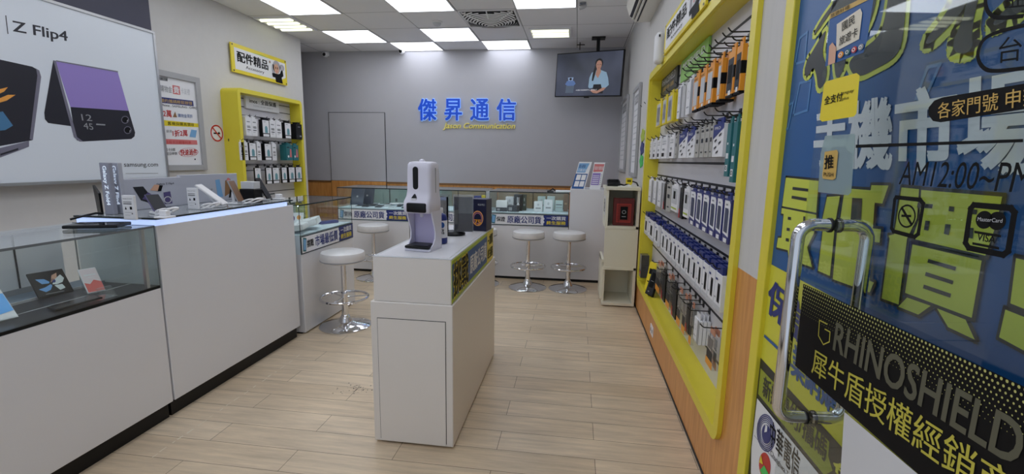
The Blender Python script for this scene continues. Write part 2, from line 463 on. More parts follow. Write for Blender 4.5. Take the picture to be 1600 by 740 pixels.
# round vent grille
x0, x1, y0, y1 = cell(2, 2); cx, cy = (x0 + x1) / 2, (y0 + y1) / 2
t = thing('air_vent', 'square ceiling air vent grille with round concentric louvres', 'air vent', (cx, cy, CEIL))
VM = mat('vent_enamel', (236, 236, 238), .5)
m = MB(); h = .29
for s in (-1, 1):
    m.box(s * h, s * (h - .014), -h, h, -.012, -.001, VM); m.box(-h + .014, h - .014, s * h, s * (h - .014), -.012, -.001, VM)
m.build('frame', t)
m = MB(); m.box(-h + .014, h - .014, -h + .014, h - .014, -.002, 0, mat('vent_shadow', (40, 40, 42), .9)); m.build('duct', t)
for i in range(11):
    r = .03 + .03 * i; m = MB(); n = 64; z = -.078 + .0066 * i; lim = h - .014
    for k in range(n):
        P4 = []
        for a in (2 * PI * k / n, 2 * PI * (k + 1) / n):
            P4.append((math.cos(a), math.sin(a)))
        g = r + .012
        if max(abs(P4[0][0]), abs(P4[0][1]), abs(P4[1][0]), abs(P4[1][1])) * g > lim: continue
        (a0, b0), (a1, b1) = P4
        vs = [(a0 * r, b0 * r, z - .006), (a1 * r, b1 * r, z - .006), (a1 * g, b1 * g, z + .001), (a0 * g, b0 * g, z + .001),
              (a0 * (r + .003), b0 * (r + .003), z - .006), (a1 * (r + .003), b1 * (r + .003), z - .006)]
        m.add(vs, [(1, 0, 3, 2), (4, 5, 2, 3), (0, 1, 5, 4)], VM)
    if m.v: m.build('louvre_ring', t)
for i in range(8):
    a = PI / 4 * i; e = (.27 if i % 2 == 0 else .37); m = MB()
    m.tube([(.16 * math.cos(a), .16 * math.sin(a), -.050), (e * math.cos(a), e * math.sin(a), -.012)], .007, VM, 6); m.build('spoke', t)

# smoke detector, spot lamp
p = uz(683, 34, CEIL)
t = thing('smoke_detector', 'round white smoke detector on a ceiling tile', 'smoke detector', (p.x, p.y, CEIL))
m = MB(); m.lathe([(.055, -.012), (.06, -.006), (.06, 0)], (0, 0, 0), PWHITE, 24); m.build('base', t)
m = MB(); m.lathe([(.02, -.045), (.036, -.04), (.045, -.012)], (0, 0, 0), LGREY, 24); m.build('sensor_head', t)
p = uz(911, 4, CEIL)
t = thing('spot_lamp', 'small tilted silver spot lamp at the top edge near the air conditioner', 'spot lamp', (p.x, p.y, CEIL))
m = MB(); m.lathe([(.03, -.01), (.03, 0)], (0, 0, 0), SILVER, 20); m.build('base', t)
m = MB(); m.tube([(0, 0, -.01), (0, 0, -.035)], .005, SILVER, 8); m.build('stem', t)
m = MB(); m.tube([(-.035, 0, -.045), (.01, 0, -.035), (.035, 0, -.03)], [.022, .02, .01], SILVER, 16); m.build('shade', t)

# security cameras
for (x, y, lab) in ((508, 85, 'small white dome security camera at the left end of the back wall top'),
                    (627, 80, 'small white dome security camera on the back wall beside a light panel')):
    p = uy(x, y, YB - .05)
    t = thing('security_camera', lab, 'security camera', (p.x, YB, p.z))
    m = MB(); m.box(-.035, .035, -.022, 0, -.012, .045, PWHITE, .004); m.build('mount', t)
    m = MB(); m.lathe([(.012, -.085), (.03, -.08), (.037, -.06), (.038, -.03), (.03, -.02)], (0, 0, 0), PWHITE, 20, axis='Y'); m.build('housing', t)
    m = MB(); m.lathe([(.004, -.094), (.018, -.09), (.024, -.082), (.024, -.078)], (0, 0, -.004), BLACK, 20, axis='Y'); m.build('lens', t)

# ------------------------------------------------------------------ wall lettering
def wall_text(s, name, lab, x0, x1, z0, z1, m1, rim, bold, depth=.02, slant=0.0):
    o = Vector(((x0 + x1) / 2, YB, (z0 + z1) / 2))
    t = thing(name, lab, 'letter sign', o)
    bx = text_box(s)
    def place(b, y, mm, nm, dz=0):
        v2, f2 = bold_mesh(s, b)
        m = MB(o); P = []
        for x, yy, hh in v2:
            u = (x - bx[0]) / (bx[1] - bx[0]); v = (yy - bx[2]) / (bx[3] - bx[2])
            P.append(Vector((x0 + (x1 - x0) * u + slant * (v - .5), y - hh * 3, z0 + (z1 - z0) * v)))
        n = len(P); m.add(P, f2, mm)
        # side walls along boundary edges
        cnt = {}
        for f in f2:
            for i in range(len(f)):
                a, b_ = f[i], f[(i + 1) % len(f)]; cnt[(min(a, b_), max(a, b_))] = cnt.get((min(a, b_), max(a, b_)), 0) + 1
        back = [Vector((q.x, YB - .0005, q.z)) for q in P]
        m.add(P + back, [(a, b_, b_ + n, a + n) for (a, b_), c in cnt.items() if c == 1], rim)
        return m.build(nm, t)
    place(bold, YB - depth, m1, 'letter_face'); return t
LB = mat('blue_acrylic', (10, 80, 215), .3, emit=.15)
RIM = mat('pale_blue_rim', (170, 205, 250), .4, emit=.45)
chars = '傑昇通信'
spans = [(655, 682), (696, 722), (736, 764), (777, 806)]
for ch, (a, b), lb in zip(chars, spans, ('blue raised character 傑, leftmost of the wall lettering', 'blue raised character 昇 on the back wall', 'blue raised character 通 on the back wall', 'blue raised character 信, rightmost of the wall lettering')):
    p, q = uy(a, 188, YB), uy(b, 155, YB)
    t = wall_text(ch, 'wall_character', lb, p.x, q.x, p.z, q.z, LB, RIM, .026, .03)
    t['group'] = 'raised characters on the back wall'
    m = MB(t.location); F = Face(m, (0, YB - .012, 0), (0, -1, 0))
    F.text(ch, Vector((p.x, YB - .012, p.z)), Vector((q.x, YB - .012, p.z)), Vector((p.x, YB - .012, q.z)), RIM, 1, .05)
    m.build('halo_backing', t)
p, q = uy(694, 203, YB), uy(805, 192.5, YB)
wall_text('Jason Communication', 'wall_lettering', 'pale yellow italic English lettering below the blue characters', p.x, q.x, p.z, q.z,
          mat('pale_yellow_acrylic', (240, 226, 120), .4, emit=.12), mat('yellow_rim', (225, 205, 60), .4), .016, .014, .03)

# ------------------------------------------------------------------ television
c = [uy(867, 84, 6.1), uy(974, 77, 5.72), uy(972, 150, 5.72), uy(870, 151.5, 6.1)]
ctr = sum(c, Vector()) / 4
ex = (c[1] - c[0] + c[2] - c[3]).normalized(); ez = (c[0] - c[3] + c[1] - c[2]); ez = (ez - ex * ez.dot(ex)).normalized(); en = ez.cross(ex) * -1
if en.y > 0: en = -en
wv = ((c[1] - c[0]).length + (c[2] - c[3]).length) / 4; hv = ((c[0] - c[3]).length + (c[1] - c[2]).length) / 4
t = thing('television', 'flat black television hung from the ceiling, showing a woman in a pale blue shirt', 'television', ctr)
m = MB(ctr); m.T = Matrix((ex.to_4d(), (-en).to_4d(), ez.to_4d(), (0, 0, 0, 1))).to_3x3().transposed().to_4x4(); m.T = Matrix.Translation(ctr) @ m.T
m.box(-wv, wv, 0, .035, -hv, hv, BLACK, .004); m.box(-wv * .45, wv * .45, .03, .07, -hv * .6, hv * .5, BLACK, .008); m.box(-.03, .03, -.004, .02, -hv - .014, -hv + .005, BLACK)
m.build('housing', t)
def scr(name, rgb, e=.42):
    return mat(name, rgb, .3, emit=e)
def tv_bg():
    m = bpy.data.materials.new('screen_backdrop'); m.use_nodes = True
    nt = m.node_tree; b = nt.nodes['Principled BSDF']; N = nt.nodes.new; L = nt.links.new
    tc = N('ShaderNodeTexCoord'); nz = N('ShaderNodeTexNoise'); L(tc.outputs['Object'], nz.inputs['Vector']); nz.inputs['Scale'].default_value = 2.2
    cr = N('ShaderNodeValToRGB'); L(nz.outputs['Fac'], cr.inputs[0])
    cr.color_ramp.elements[0].position = .3; cr.color_ramp.elements[0].color = lin((52, 58, 72)) + (1,)
    cr.color_ramp.elements[1].position = .72; cr.color_ramp.elements[1].color = lin((104, 112, 140)) + (1,)
    b.inputs['Base Color'].default_value = (.01, .01, .012, 1); b.inputs['Roughness'].default_value = .25
    L(cr.outputs[0], b.inputs['Emission Color']); b.inputs['Emission Strength'].default_value = .6
    return m
m = MB(ctr); F = Face(m, ctr, en); F.U = ex; F.V = ez
A = lambda s, q: ctr + ex * ((s * 2 - 1) * (wv - .012)) + ez * ((q * 2 - 1) * (hv - .012))
F.rect(A, 0, 1, 0, 1, tv_bg(), 1)
sw, sk, sh, tr_ = scr('screen_shirt', (150, 180, 205)), scr('screen_skin', (190, 140, 120)), scr('screen_hair', (18, 18, 26), .1), scr('screen_trousers', (22, 22, 30), .1)
# dark gradients of the studio and the robot at the side
F.shape(A, [(.16, .07), (.29, .07), (.30, .30), (.17, .30)], scr('screen_desk', (92, 104, 122)), 2)
F.shape(A, [(.15, .28), (.19, .24), (.29, .24), (.32, .29), (.29, .36), (.18, .36)], scr('screen_robot', (96, 124, 178)), 3)
F.shape(A, [(.20, .36), (.27, .36), (.28, .44), (.19, .44)], scr('screen_robot_head', (150, 170, 205)), 3)
F.disc(A, .235, .40, .02, .03, sh, 4)
F.shape(A, [(.59, .05), (.75, .05), (.74, .27), (.60, .27)], tr_, 2)
F.shape(A, [(.52, .20), (.53, .42), (.56, .53), (.62, .58), (.70, .58), (.78, .53), (.81, .40), (.83, .24), (.78, .17), (.73, .16), (.71, .26), (.60, .26), (.59, .18), (.54, .17)], sw, 3)
F.shape(A, [(.55, .12), (.60, .06), (.66, .05), (.76, .12), (.79, .18), (.74, .18), (.66, .11), (.60, .14)], sk, 4)
F.shape(A, [(.62, .48), (.635, .62), (.685, .62), (.70, .55), (.66, .40)], sk, 4)
F.disc(A, .66, .745, .058, .105, sh, 3)
F.shape(A, [(.605, .70), (.575, .50), (.57, .34), (.59, .34), (.615, .50), (.63, .64)], sh, 5)
F.shape(A, [(.618, .72), (.622, .66), (.64, .60), (.66, .585), (.68, .60), (.70, .66), (.704, .74), (.69, .79), (.655, .81), (.63, .78)], sk, 5)
F.shape(A, [(.637, .715), (.652, .715), (.652, .705), (.637, .705)], sh, 6); F.shape(A, [(.672, .715), (.688, .715), (.688, .705), (.672, .705)], sh, 6)
F.shape(A, [(.650, .64), (.674, .64), (.668, .63), (.656, .63)], scr('screen_lips', (150, 60, 60)), 6)
F.tA(A, '本週起 智慧服務中心 說明如下', .33, .66, .115, .15, scr('screen_subtitle', (225, 225, 230), .6), 6)
m.build('screen', t)
m = MB(ctr); tp = uy(935, 68, 5.98); m.box(tp.x - .02, tp.x + .02, 5.98, 6.02, ctr.z, CEIL, BLACK); m.box(tp.x - .08, tp.x + .08, 5.93, 6.07, CEIL - .012, CEIL - .0005, BLACK)
m.build('ceiling_pole', t)
p = uy(906, 75, 6.2)
m = MB((p.x, 6.2, CEIL)); m.tube([(p.x, 6.2, CEIL - .001), (p.x, 6.2, CEIL - .09)], .006, BLACK, 8); m.tube([(p.x - .04, 6.2, CEIL - .03), (p.x + .06, 6.2, CEIL - .03)], .006, BLACK, 8)
tag(m.build('hanger_bracket'), 'thin black hanging bracket left of the television pole', 'bracket')

# ------------------------------------------------------------------ air conditioner, air freshener, frames on the right wall
t = thing('air_conditioner', 'white wall air conditioner cut off by the top of the photo', 'air conditioner', (XR, 3.85, 2.44))
ACW = mat('ac_white', (226, 224, 216), .35); yc = 3.85
m = MB(t.location)
prof = [(0, .0), (-.10, -.005), (-.17, .04), (-.20, .12), (-.195, .25), (-.16, .285), (0, .29)]
m.prism([(XR + a, 3.42, 2.44 + b) for a, b in prof], (0, .86, 0), ACW); m.build('body', t)
m = MB(t.location); m.prism([(XR + a, 3.45, 2.44 + b) for a, b in [(-.103, -.0065), (-.172, .038), (-.168, .044), (-.1, 0)]], (0, .8, 0), BLACK); m.build('outlet', t)
for k in range(2):
    m = MB(t.location); d = .022 * k
    m.prism([(XR + a, 3.46, 2.44 + b) for a, b in [(-.115 - d, -.005 + d * .6), (-.122 - d, .001 + d * .6), (-.135 - d, -.006 + d * .6), (-.13 - d, -.011 + d * .6)]], (0, .78, 0), ACW); m.build('vane', t)

t = thing('air_freshener', 'white oval wall dispenser beside the right accessory sign', 'dispenser', (XR, 3.40, 1.93))
m = MB(t.location); 
m.box(XR - .075, XR - .012, 3.35, 3.46, 1.93, 2.13, PWHITE, .028, 4); m.build('cover', t)
m = MB(t.location); m.box(XR - .014, XR, 3.37, 3.45, 1.94, 2.12, LGREY); m.build('back_plate', t)
m = MB(t.location); m.box(XR - .06, XR - .05, 3.345, 3.352, 2.09, 2.105, BLACK); m.build('sensor', t)

def accessory_sign(name, lab, X, n, quad, mirror=False):
    """white printed plate with yellow border, fixed to a side wall; quad = BL BR TR TL in photo points"""
    nx = n
    m = MB(); F = Face(m, (X, 0, 0), (nx, 0, 0))
    Q = [F.px(p) for p in quad]
    y0 = sum(q.y for q in (Q[0], Q[3])) / 2; y1 = sum(q.y for q in (Q[1], Q[2])) / 2
    z0 = sum(q.z for q in Q[:2]) / 2; z1 = sum(q.z for q in Q[2:]) / 2
    o = Vector((X - nx * .02, (y0 + y1) / 2, z0))
    t = thing(name, lab, 'sign', o)
    m = MB(o); m.box(X - nx * .012, X, y0, y1, z0, z1, YPRINT, .0015, 1); m.build('plate', t)
    m = MB(o); F = Face(m, (X, 0, 0), (nx, 0, 0))
    A = lambda s, q: Vector((X, y0 + (y1 - y0) * s, z0 + (z1 - z0) * q))
    F.shape(A, [(.05, .12), (.80, .12), (.83, .12), (.97, .30), (.97, .86), (.05, .86)], PWHITE, 1)
    F.shape(A, [(.32, .86), (.5, .90), (.7, .86)], LIME, 2)
    F.tA(A, '配件精品', .09, .62, .40, .76, INK, 2, .03)
    F.tA(A, 'Accessory', .22, .54, .19, .33, INK, 2, .01)
    # plain drawn figure of a woman with grey hair and a dark dress
    HAIR = mat('grey_drawn_hair', (176, 172, 180), .6)
    F.disc(A, .79, .62, .075, .25, HAIR, 2); F.disc(A, .90, .66, .05, .12, HAIR, 2); F.disc(A, .72, .50, .03, .2, HAIR, 2)
    F.disc(A, .785, .55, .05, .19, SKIN if not mirror else LGREY, 3)
    F.rect(A, .762, .775, .54, .62, INK, 4); F.rect(A, .80, .813, .54, .62, INK, 4); F.disc(A, .787, .45, .012, .03, PINK, 4)
    F.shape(A, [(.76, .36), (.81, .36), (.85, .40), (.88, .55), (.91, .55), (.92, .34), (.88, .26), (.90, .03), (.76, .03), (.75, .20), (.70, .20), (.69, .34), (.73, .36)], INK, 3)
    F.disc(A, .66, .74, .012, .05, BROWN, 2)
    for s, q in ((.025, .06), (.025, .94), (.975, .94), (.975, .06)): F.disc(A, s, q, .01, .028, DARK, 3)
    m.build('print', t)
    m = MB(o)
    for s, q in ((.03, .1), (.03, .9), (.97, .1), (.97, .9)):
        p = A(s, q); m.tube([(X - nx * .012, p.y, p.z), (X - nx * .03, p.y, p.z)], .006, SILVER, 8)
    m.build('standoffs', t)
accessory_sign('accessory_sign', 'yellow bordered accessories sign above the left yellow case', XL + .03, 1, [(362, 112), (448, 133), (448, 93), (361, 68)])
accessory_sign('accessory_sign', 'yellow bordered accessories sign high on the right wall beside the air conditioner', XR - .03, -1, [(1038, 77), (1100, 22), (1105, -20), (1041, 12)], True)

def wall_frame(name, lab, y0, y1, z0, z1, X, n, content, fw=.035, grp=None):
    o = Vector((X - n * .025, (y0 + y1) / 2, z0)); t = thing(name, lab, 'frame', o, grp); m = MB(o)
    a, b = X - n * .025, X
    m.box(a, b, y0, y0 + fw, z0, z1, GREYF, .002, 1); m.box(a, b, y1 - fw, y1, z0, z1, GREYF, .002, 1)
    m.box(a, b, y0 + fw, y1 - fw, z0, z0 + fw, GREYF, .002, 1); m.box(a, b, y0 + fw, y1 - fw, z1 - fw, z1, GREYF, .002, 1)
    m.build('frame_rim', t)
    m = MB(o); m.box(a, a + n * .008, y0 + fw, y1 - fw, z0 + fw, z1 - fw, PWHITE)
    F = Face(m, (a + n * .008, 0, 0), (n, 0, 0))
    content(F, (y0 + fw, y1 - fw) if n > 0 else (y1 - fw, y0 + fw), (z0 + fw, z1 - fw), a + n * .008)
    m.build('poster', t)
GREYF = mat('grey_frame', (172, 172, 174), .4)
def left_poster(F, yy, zz, X):
    # printed bands placed as seen in the photograph
    def band(pts, m, l=1): F.poly(pts, m, l)
    S4 = 4.353
    def c(x, y): return (240 + x / S4, 100 + y / S4)
    band([c(30, 85), c(95, 92), c(95, 118), c(30, 108)], GREY); F.text('資費方案', c(32, 106), c(93, 115), c(32, 90), INK, 2)
    F.text('購物金', c(45, 185), c(125, 198), c(42, 140), GREY, 2, .01)
    band([c(127, 142), c(176, 152), c(181, 210), c(132, 203)], PINK); F.text('貴', c(136, 196), c(174, 203), c(133, 150), PWHITE, 2, .02)
    F.text('卡友禮', c(186, 202), c(246, 212), c(184, 160), LGREY, 2, .01)
    band([c(35, 222), c(268, 250), c(272, 287), c(38, 262)], NAVY); F.text('續約攜碼輕鬆辦理', c(45, 258), c(262, 280), c(43, 232), GOLD, 2, .01)
    F.text('iPhone . SAMSUNG . OPPO', c(45, 284), c(295, 308), c(45, 268), INK, 2)
    F.text('2萬', c(66, 358), c(122, 362), c(62, 310), RED, 2, .02); band([c(130, 360), c(158, 362), c(145, 322)], BROWN, 2)
    F.text('購物金現折', c(165, 362), c(265, 368), c(163, 336), BLUE, 2)
    band([c(45, 378), c(308, 405), c(312, 430), c(50, 418)], YPRINT); F.text('舊機換購高價收', c(95, 414), c(275, 424), c(94, 390), INK, 2)
    F.text('最高', c(85, 466), c(125, 466), c(84, 446), GREY, 2)
    F.text('1折2萬', c(130, 492), c(230, 490), c(128, 448), RED, 2, .02)
    band([c(243, 495), c(285, 500), c(293, 450), c(255, 445)], SKY, 2)
    band([c(70, 508), c(294, 518), c(298, 548), c(75, 545)], PINK); F.text('信用卡分期零利率', c(78, 540), c(255, 545), c(77, 518), RED, 2)
    F.text('免卡分期', c(82, 592), c(145, 592), c(81, 570), INK, 2); F.text('當日申辦', c(85, 620), c(160, 618), c(84, 598), INK, 2)
    F.text('快速過件', c(183, 622), c(295, 618), c(181, 580), RED, 2, .02)
    A = F.aff(c(178, 628), c(298, 622), c(176, 572)); F.ring(A, .5, .45, .55, .55, .95, RED, 1)
    F.disc(A, .85, -.45, .04, .1, INK, 1)
wall_frame('framed_poster', 'grey framed promotion poster between the lightbox and the left yellow case', 3.575, 4.06, 1.13, 1.975, XL + .028, 1, left_poster, .05)
def right_poster(F, yy, zz, X):
    A = lambda s, q: Vector((X, yy[0] + (yy[1] - yy[0]) * s, zz[0] + (zz[1] - zz[0]) * q))
    F.rect(A, .1, .9, .84, .95, GREY, 1); F.tA(A, '營業公告', .14, .86, .86, .93, PWHITE, 2)
    for i in range(10): F.rect(A, .12, .88 - .1 * (i % 3), .76 - .07 * i, .775 - .07 * i, LGREY, 1)
wall_frame('framed_notice', 'tall grey framed notice nearer the yellow case on the right wall', 4.52, 5.02, 1.13, 1.99, XR - .028, -1, right_poster, .035, 'grey frames on the right wall')
wall_frame('framed_notice', 'tall grey framed notice under the television, nearer the back corner', 5.60, 6.35, 1.15, 2.03, XR - .028, -1, right_poster, .035, 'grey frames on the right wall')

# no smoking sticker on the left wall
o = ux(338.5, 208, XL); m = MB(o)
m.lathe([(.085, 0), (.085, .002)], o, PWHITE, 40, False, axis='X')
F = Face(m, (XL + .002, 0, 0), (1, 0, 0)); A = lambda s, q: Vector((XL + .002, o.y + s * .085, o.z + q * .085))
F.ring(A, 0, 0, .96, .96, .82, RED, 1, 40); F.rect(A, -.5, .5, -.10, .06, INK, 1); F.shape(A, [(.2, .06), (.45, .06), (.35, .22)], INK, 1)
F.poly([A(-.68, .56), A(-.56, .68), A(.68, -.56), A(.56, -.68)], RED, 2)
tag(m.build('no_smoking_sticker'), 'round red and white no smoking sticker beside the left yellow case', 'sticker')

# ------------------------------------------------------------------ phone brand lightbox on the left wall
LX = XL + .09
o = Vector((XL, 2.4, 1.08)); t = thing('lightbox', 'large white lightbox advert with two folding phones on the left wall', 'lightbox', o)
LY1 = 3.535
def lightbox_mat():
    m = mat('lightbox_face', (212, 218, 226), .25, emit=.10); return m
m = MB(o); m.box(XL, LX, 1.0, LY1, 1.082, 2.232, lightbox_mat()); m.build('face_panel', t)
m = MB(o)
m.box(XL, LX + .008, 1.0, LY1, 2.232, 2.25, SILVER); m.box(XL, LX + .008, 1.0, LY1, 1.064, 1.082, SILVER); m.box(XL, LX + .008, LY1, LY1 + .018, 1.064, 2.25, SILVER)
m.build('edge_frame', t)
m = MB(o); F = Face(m, (LX, 0, 0), (1, 0, 0))
PH = mat('phone_body_print', (38, 38, 48), .3); PE = mat('phone_edge_print', (120, 118, 134), .3)
F.poly([(83, 94), (87, 97), (109, 190), (111, 197), (75, 192), (70, 186), (69, 176)], PH, 1)
F.poly([(87, 96), (184, 113), (201, 173), (110, 167)], PURPLE, 1)
F.poly([(110, 167), (201, 173), (211, 207), (210, 213), (205, 217), (128, 221), (120, 219), (117, 213)], PH, 1)
F.poly([(83, 94), (87, 95), (120, 214), (130, 221), (124, 221), (115, 214)], PE, 2)
F.poly([(87, 94), (184, 111), (184, 113), (87, 96)], PE, 2)
F.text('12', (128, 188), (144, 189), (126, 178), GREY, 2); F.text('45', (131, 201), (146, 203), (129, 191), GREY, 2)
F.poly([(150, 193), (164, 194), (164, 196), (150, 195)], GREY, 2)
for x, y in ((195, 187), (199, 203)):
    A = F.aff((x - 5, y + 5), (x + 5, y + 5), (x - 5, y - 5)); F.disc(A, .5, .5, .6, .6, BLACK, 2); F.ring(A, .5, .5, .6, .6, .8, PE, 3); F.shape(A, [(.75, .15), (1.0, .6), (.8, .4)], PWHITE, 4)
F.poly([(-60, 80), (0, 93), (50, 104), (59, 109), (63, 120), (50, 219), (0, 228), (-60, 238)], PH, 1)
F.poly([(56, 107), (61, 110), (64, 120), (51, 219), (46, 217), (58, 118)], PE, 2)
F.poly([(-60, 245), (0, 231), (45, 220), (45, 229), (0, 246), (-60, 266)], PE, 2); F.poly([(0, 240), (28, 231), (28, 234), (0, 243)], PH, 3)
OG = mat('phone_glow_orange', (235, 160, 70), .4); F.poly([(0, 153), (12, 148), (24, 148), (10, 157), (-20, 166), (-30, 150)], OG, 2); F.poly([(0, 139), (12, 136), (6, 143), (-10, 150)], OG, 2)
F.poly([(-20, 178), (4, 174), (20, 196), (8, 203), (-20, 206)], mat('phone_glow_blue', (70, 120, 160), .4), 2)
F.text('Z Flip4', (21, 54), (106, 69), (19, 32), PH, 1, .018); F.poly([(8, 24), (9.5, 24), (13, 53), (11.5, 53)], PH, 1)
F.text('Galaxy Z Fold4', (-110, 40), (0, 48), (-112, 10), PH, 1, .018)
F.text('samsung.com', (194, 262.5), (247, 262), (193.5, 255.5), INK, 1, .01)
F.poly([(196, 270.5), (247, 270.2), (247, 271), (196, 271.3)], GREY, 1)
m.build('advert_print', t)
m = MB(o); m.box(XL, LX - .003, 1.0, LY1, 2.2505, CEIL - .001, mat('navy_fascia', (58, 58, 76), .5)); tag(m.build('fascia_panel'), 'dark navy panel between the phone lightbox and the ceiling', 'panel')

# ================================================================== SHOP COUNTERS
EDGE = mat('dark_glass_edge', (34, 44, 46), .25)
FELT = mat('white_deck', (214, 228, 236), .6)
BFELT = mat('black_deck', (44, 44, 52), .35)
def promo_sign(F, A, lead, body, icon=True):
    F.rect(A, 0, 1, 0, 1, PWHITE, 1)
    F.shape(A, [(.69, 0), (1, 0), (1, 1), (.69, 1), (.69, .8), (.705, .65), (.69, .5), (.705, .35), (.69, .2)], NAVY, 2)
    if icon: F.shape(A, [(.02, .12), (.07, .06), (.085, .86), (.03, .94)], TEAL, 2); F.shape(A, [(.03, .2), (.065, .16), (.075, .78), (.036, .84)], SKY, 3)
    F.tA(A, lead, .09, .20, .28, .72, INK, 3, .02)
    F.tA(A, body, .23, .66, .16, .84, NAVY, 3, .02)
    F.tA(A, '一次購買', .73, .97, .55, .90, PWHITE, 3, .02); F.tA(A, '終生服務', .73, .97, .12, .46, YPRINT, 3, .02)
    F.line([A(0, 0), A(1, 0), A(1, 1), A(0, 1)], .005, EDGE, 4, True)

def glass_counter(name, lab, x0, x1, y0, y1, zb, zt, kick, front, deckz, dmat, sign=None, base=WHITE, rearwhite=True, post=False, group=None, signz=None):
    """white base, dark kick board, glass box on top; front is '+X' or '-Y'"""
    o = Vector(((x0 + x1) / 2, (y0 + y1) / 2, 0)); t = thing(name, lab, 'display counter', o, group)
    m = MB(o); m.box(x0, x1, y0, y1, kick, zb, base, .002, 1); m.build('base_cabinet', t)
    m = MB(o); k = .03
    if front == '+X': m.box(x0 + .02, x1 - k, y0 + .002, y1 - .002, 0, kick, BLACK)
    else: m.box(x0 + .002, x1 - .002, y0 + k, y1 - .02, 0, kick, BLACK)
    m.build('kick_board', t)
    g = .006; e = .008
    m = MB(o); m.box(x0 + g, x1 - g, y0 + g, y1 - g, zb, deckz, dmat); m.build('deck', t)
    def pane(nm, *b):
        m = MB(o); m.box(*b, GLASS); m.build(nm, t)
    pane('glass_top', x0, x1, y0, y1, zt - g, zt)
    if front == '+X':
        pane('glass_front', x1 - g, x1, y0, y1, zb, zt - g); 
        pane('glass_side', x0, x1 - g, y0, y0 + g, deckz, zt - g); pane('glass_side', x0, x1 - g, y1 - g, y1, deckz, zt - g)
    else:
        pane('glass_front', x0, x1, y0, y0 + g, zb, zt - g)
        pane('glass_side', x0, x0 + g, y0 + g, y1, deckz, zt - g); pane('glass_side', x1 - g, x1, y0 + g, y1, deckz, zt - g)
    # dark joints along the glass edges
    m = MB(o); j = .004
    if front == '+X':
        for y in (y0, y1 - j): m.box(x1 - .001, x1 + .002, y, y + j, zb, zt, EDGE); m.box(x0, x0 + j, y, y + j, deckz, zt, EDGE)
        m.box(x1 - .001, x1 + .002, y0, y1, zt - .009, zt, EDGE); m.box(x0, x1, y0 - .001, y0 + .003, zt - .004, zt + .001, EDGE); m.box(x0, x1, y1 - .003, y1 + .001, zt - .004, zt + .001, EDGE)
    else:
        for x in (x0, x1 - j): m.box(x, x + j, y0 - .002, y0 + .001, zb, zt, EDGE); m.box(x, x + j, y1 - j, y1, deckz, zt, EDGE)
        m.box(x0, x1, y0 - .002, y0 + .001, zt - .010, zt, EDGE); m.box(x0, x1, y1 - .003, y1, zt - .004, zt + .001, EDGE)
    m.build('glass_joints', t)
    if sign:
        m = MB(o); z0, z1 = signz
        if front == '+X':
            F = Face(m, (x1 + .0025, 0, 0), (1, 0, 0)); A = lambda s, q: Vector((x1 + .0025, y0 + .004 + (y1 - y0 - .008) * s, z0 + (z1 - z0) * q))
        else:
            F = Face(m, (0, y0 - .0025, 0), (0, -1, 0)); A = lambda s, q: Vector((x0 + .004 + (x1 - x0 - .008) * s, y0 - .0025, z0 + (z1 - z0) * q))
        promo_sign(F, A, *sign); m.build('promo_strip', t)
    return t

CX = -1.905
# A: long near counter on the left with the black deck
_E = EDGE; EDGE = mat('silver_glass_edge', (112, 118, 122), .35, metal=.3)
tA = glass_counter('glass_display_counter', 'nearest white counter with a glass case and black deck, cut by the left edge', -2.335, CX, -.35, 1.862, .655, .948, .085, '+X', .668, BFELT)
EDGE = _E
m = MB(tA.location); m.box(CX - .02, CX - .006, 1.80, 1.815, .668, .94, SILVER); m.build('metal_post', tA)
m = MB(tA.location); m.box(-2.335, CX, -.35, 1.862, .6555, .6675, BLACK); m.build('deck_edge', tA)
m = MB(tA.location); m.box(-2.335, -2.322, -.35, 1.79, .70, .93, WHITE); m.box(-2.322, -2.318, .62, .625, .70, .93, DARK); m.box(-2.322, -2.318, 1.605, 1.61, .70, .93, DARK); m.box(-2.322, -2.318, -.35, 1.79, .668, .70, GREY)
m.build('sliding_doors', tA)
m = MB(tA.location); m.box(-2.335, -2.31, -.35, 1.862, .93, .942, GREY); m.build('rear_rail', tA)
m = MB(tA.location); m.box(-2.318, -2.20, -.35, 1.855, .668, .676, mat('blue_grey_shelf', (110, 126, 142), .4)); m.box(-2.2, -2.195, -.35, 1.855, .668, .678, LGREY); m.box(-2.06, -2.056, -.35, 1.855, .668, .6695, LGREY); m.build('step_shelf', tA)
# B: tall white counter with the glowing strip
BY0, BY1 = 1.872, 2.925
o = Vector((-2.12, 2.4, 0)); tB = thing('tall_counter', 'tall plain white counter with a glowing bluish light strip along its top', 'counter', o)
m = MB(o); m.box(-2.34, CX, BY0, BY1, .085, .945, WHITE, .002, 1); m.build('body', tB)
m = MB(o); m.box(-2.32, CX - .03, BY0 + .002, BY1 - .002, 0, .085, BLACK); m.build('kick_board', tB)
STRIP = mat('cool_light_strip', (186, 208, 255), .4, emit=1.3)
m = MB(o); m.box(-2.33, CX - .004, BY0 + .004, BY1 - .06, .9455, .972, STRIP); m.build('light_strip', tB)
m = MB(o); m.box(-2.34, CX, BY0, BY1, .9725, .980, EDGE); m.box(-2.335, CX - .008, BY0 + .008, BY1 - .008, .9802, .981, mat('counter_top_glass', (150, 156, 160), .12)); m.build('top', tB)
# C: short glass case counter behind the tall one
tC = glass_counter('glass_display_counter', 'white counter with a glass case of white phone boxes beside the first stool', -2.34, CX, 2.985, 3.755, .585, .938, .01, '+X', .722, FELT, ('挑戰', '市場最低價'), signz=(.592, .712))
m = MB(tC.location); m.box(-2.336, -2.326, 3.0, 3.74, .722, .93, glass('rear_sliding_glass', (215, 230, 228), opac=.1)); m.build('rear_door', tC)
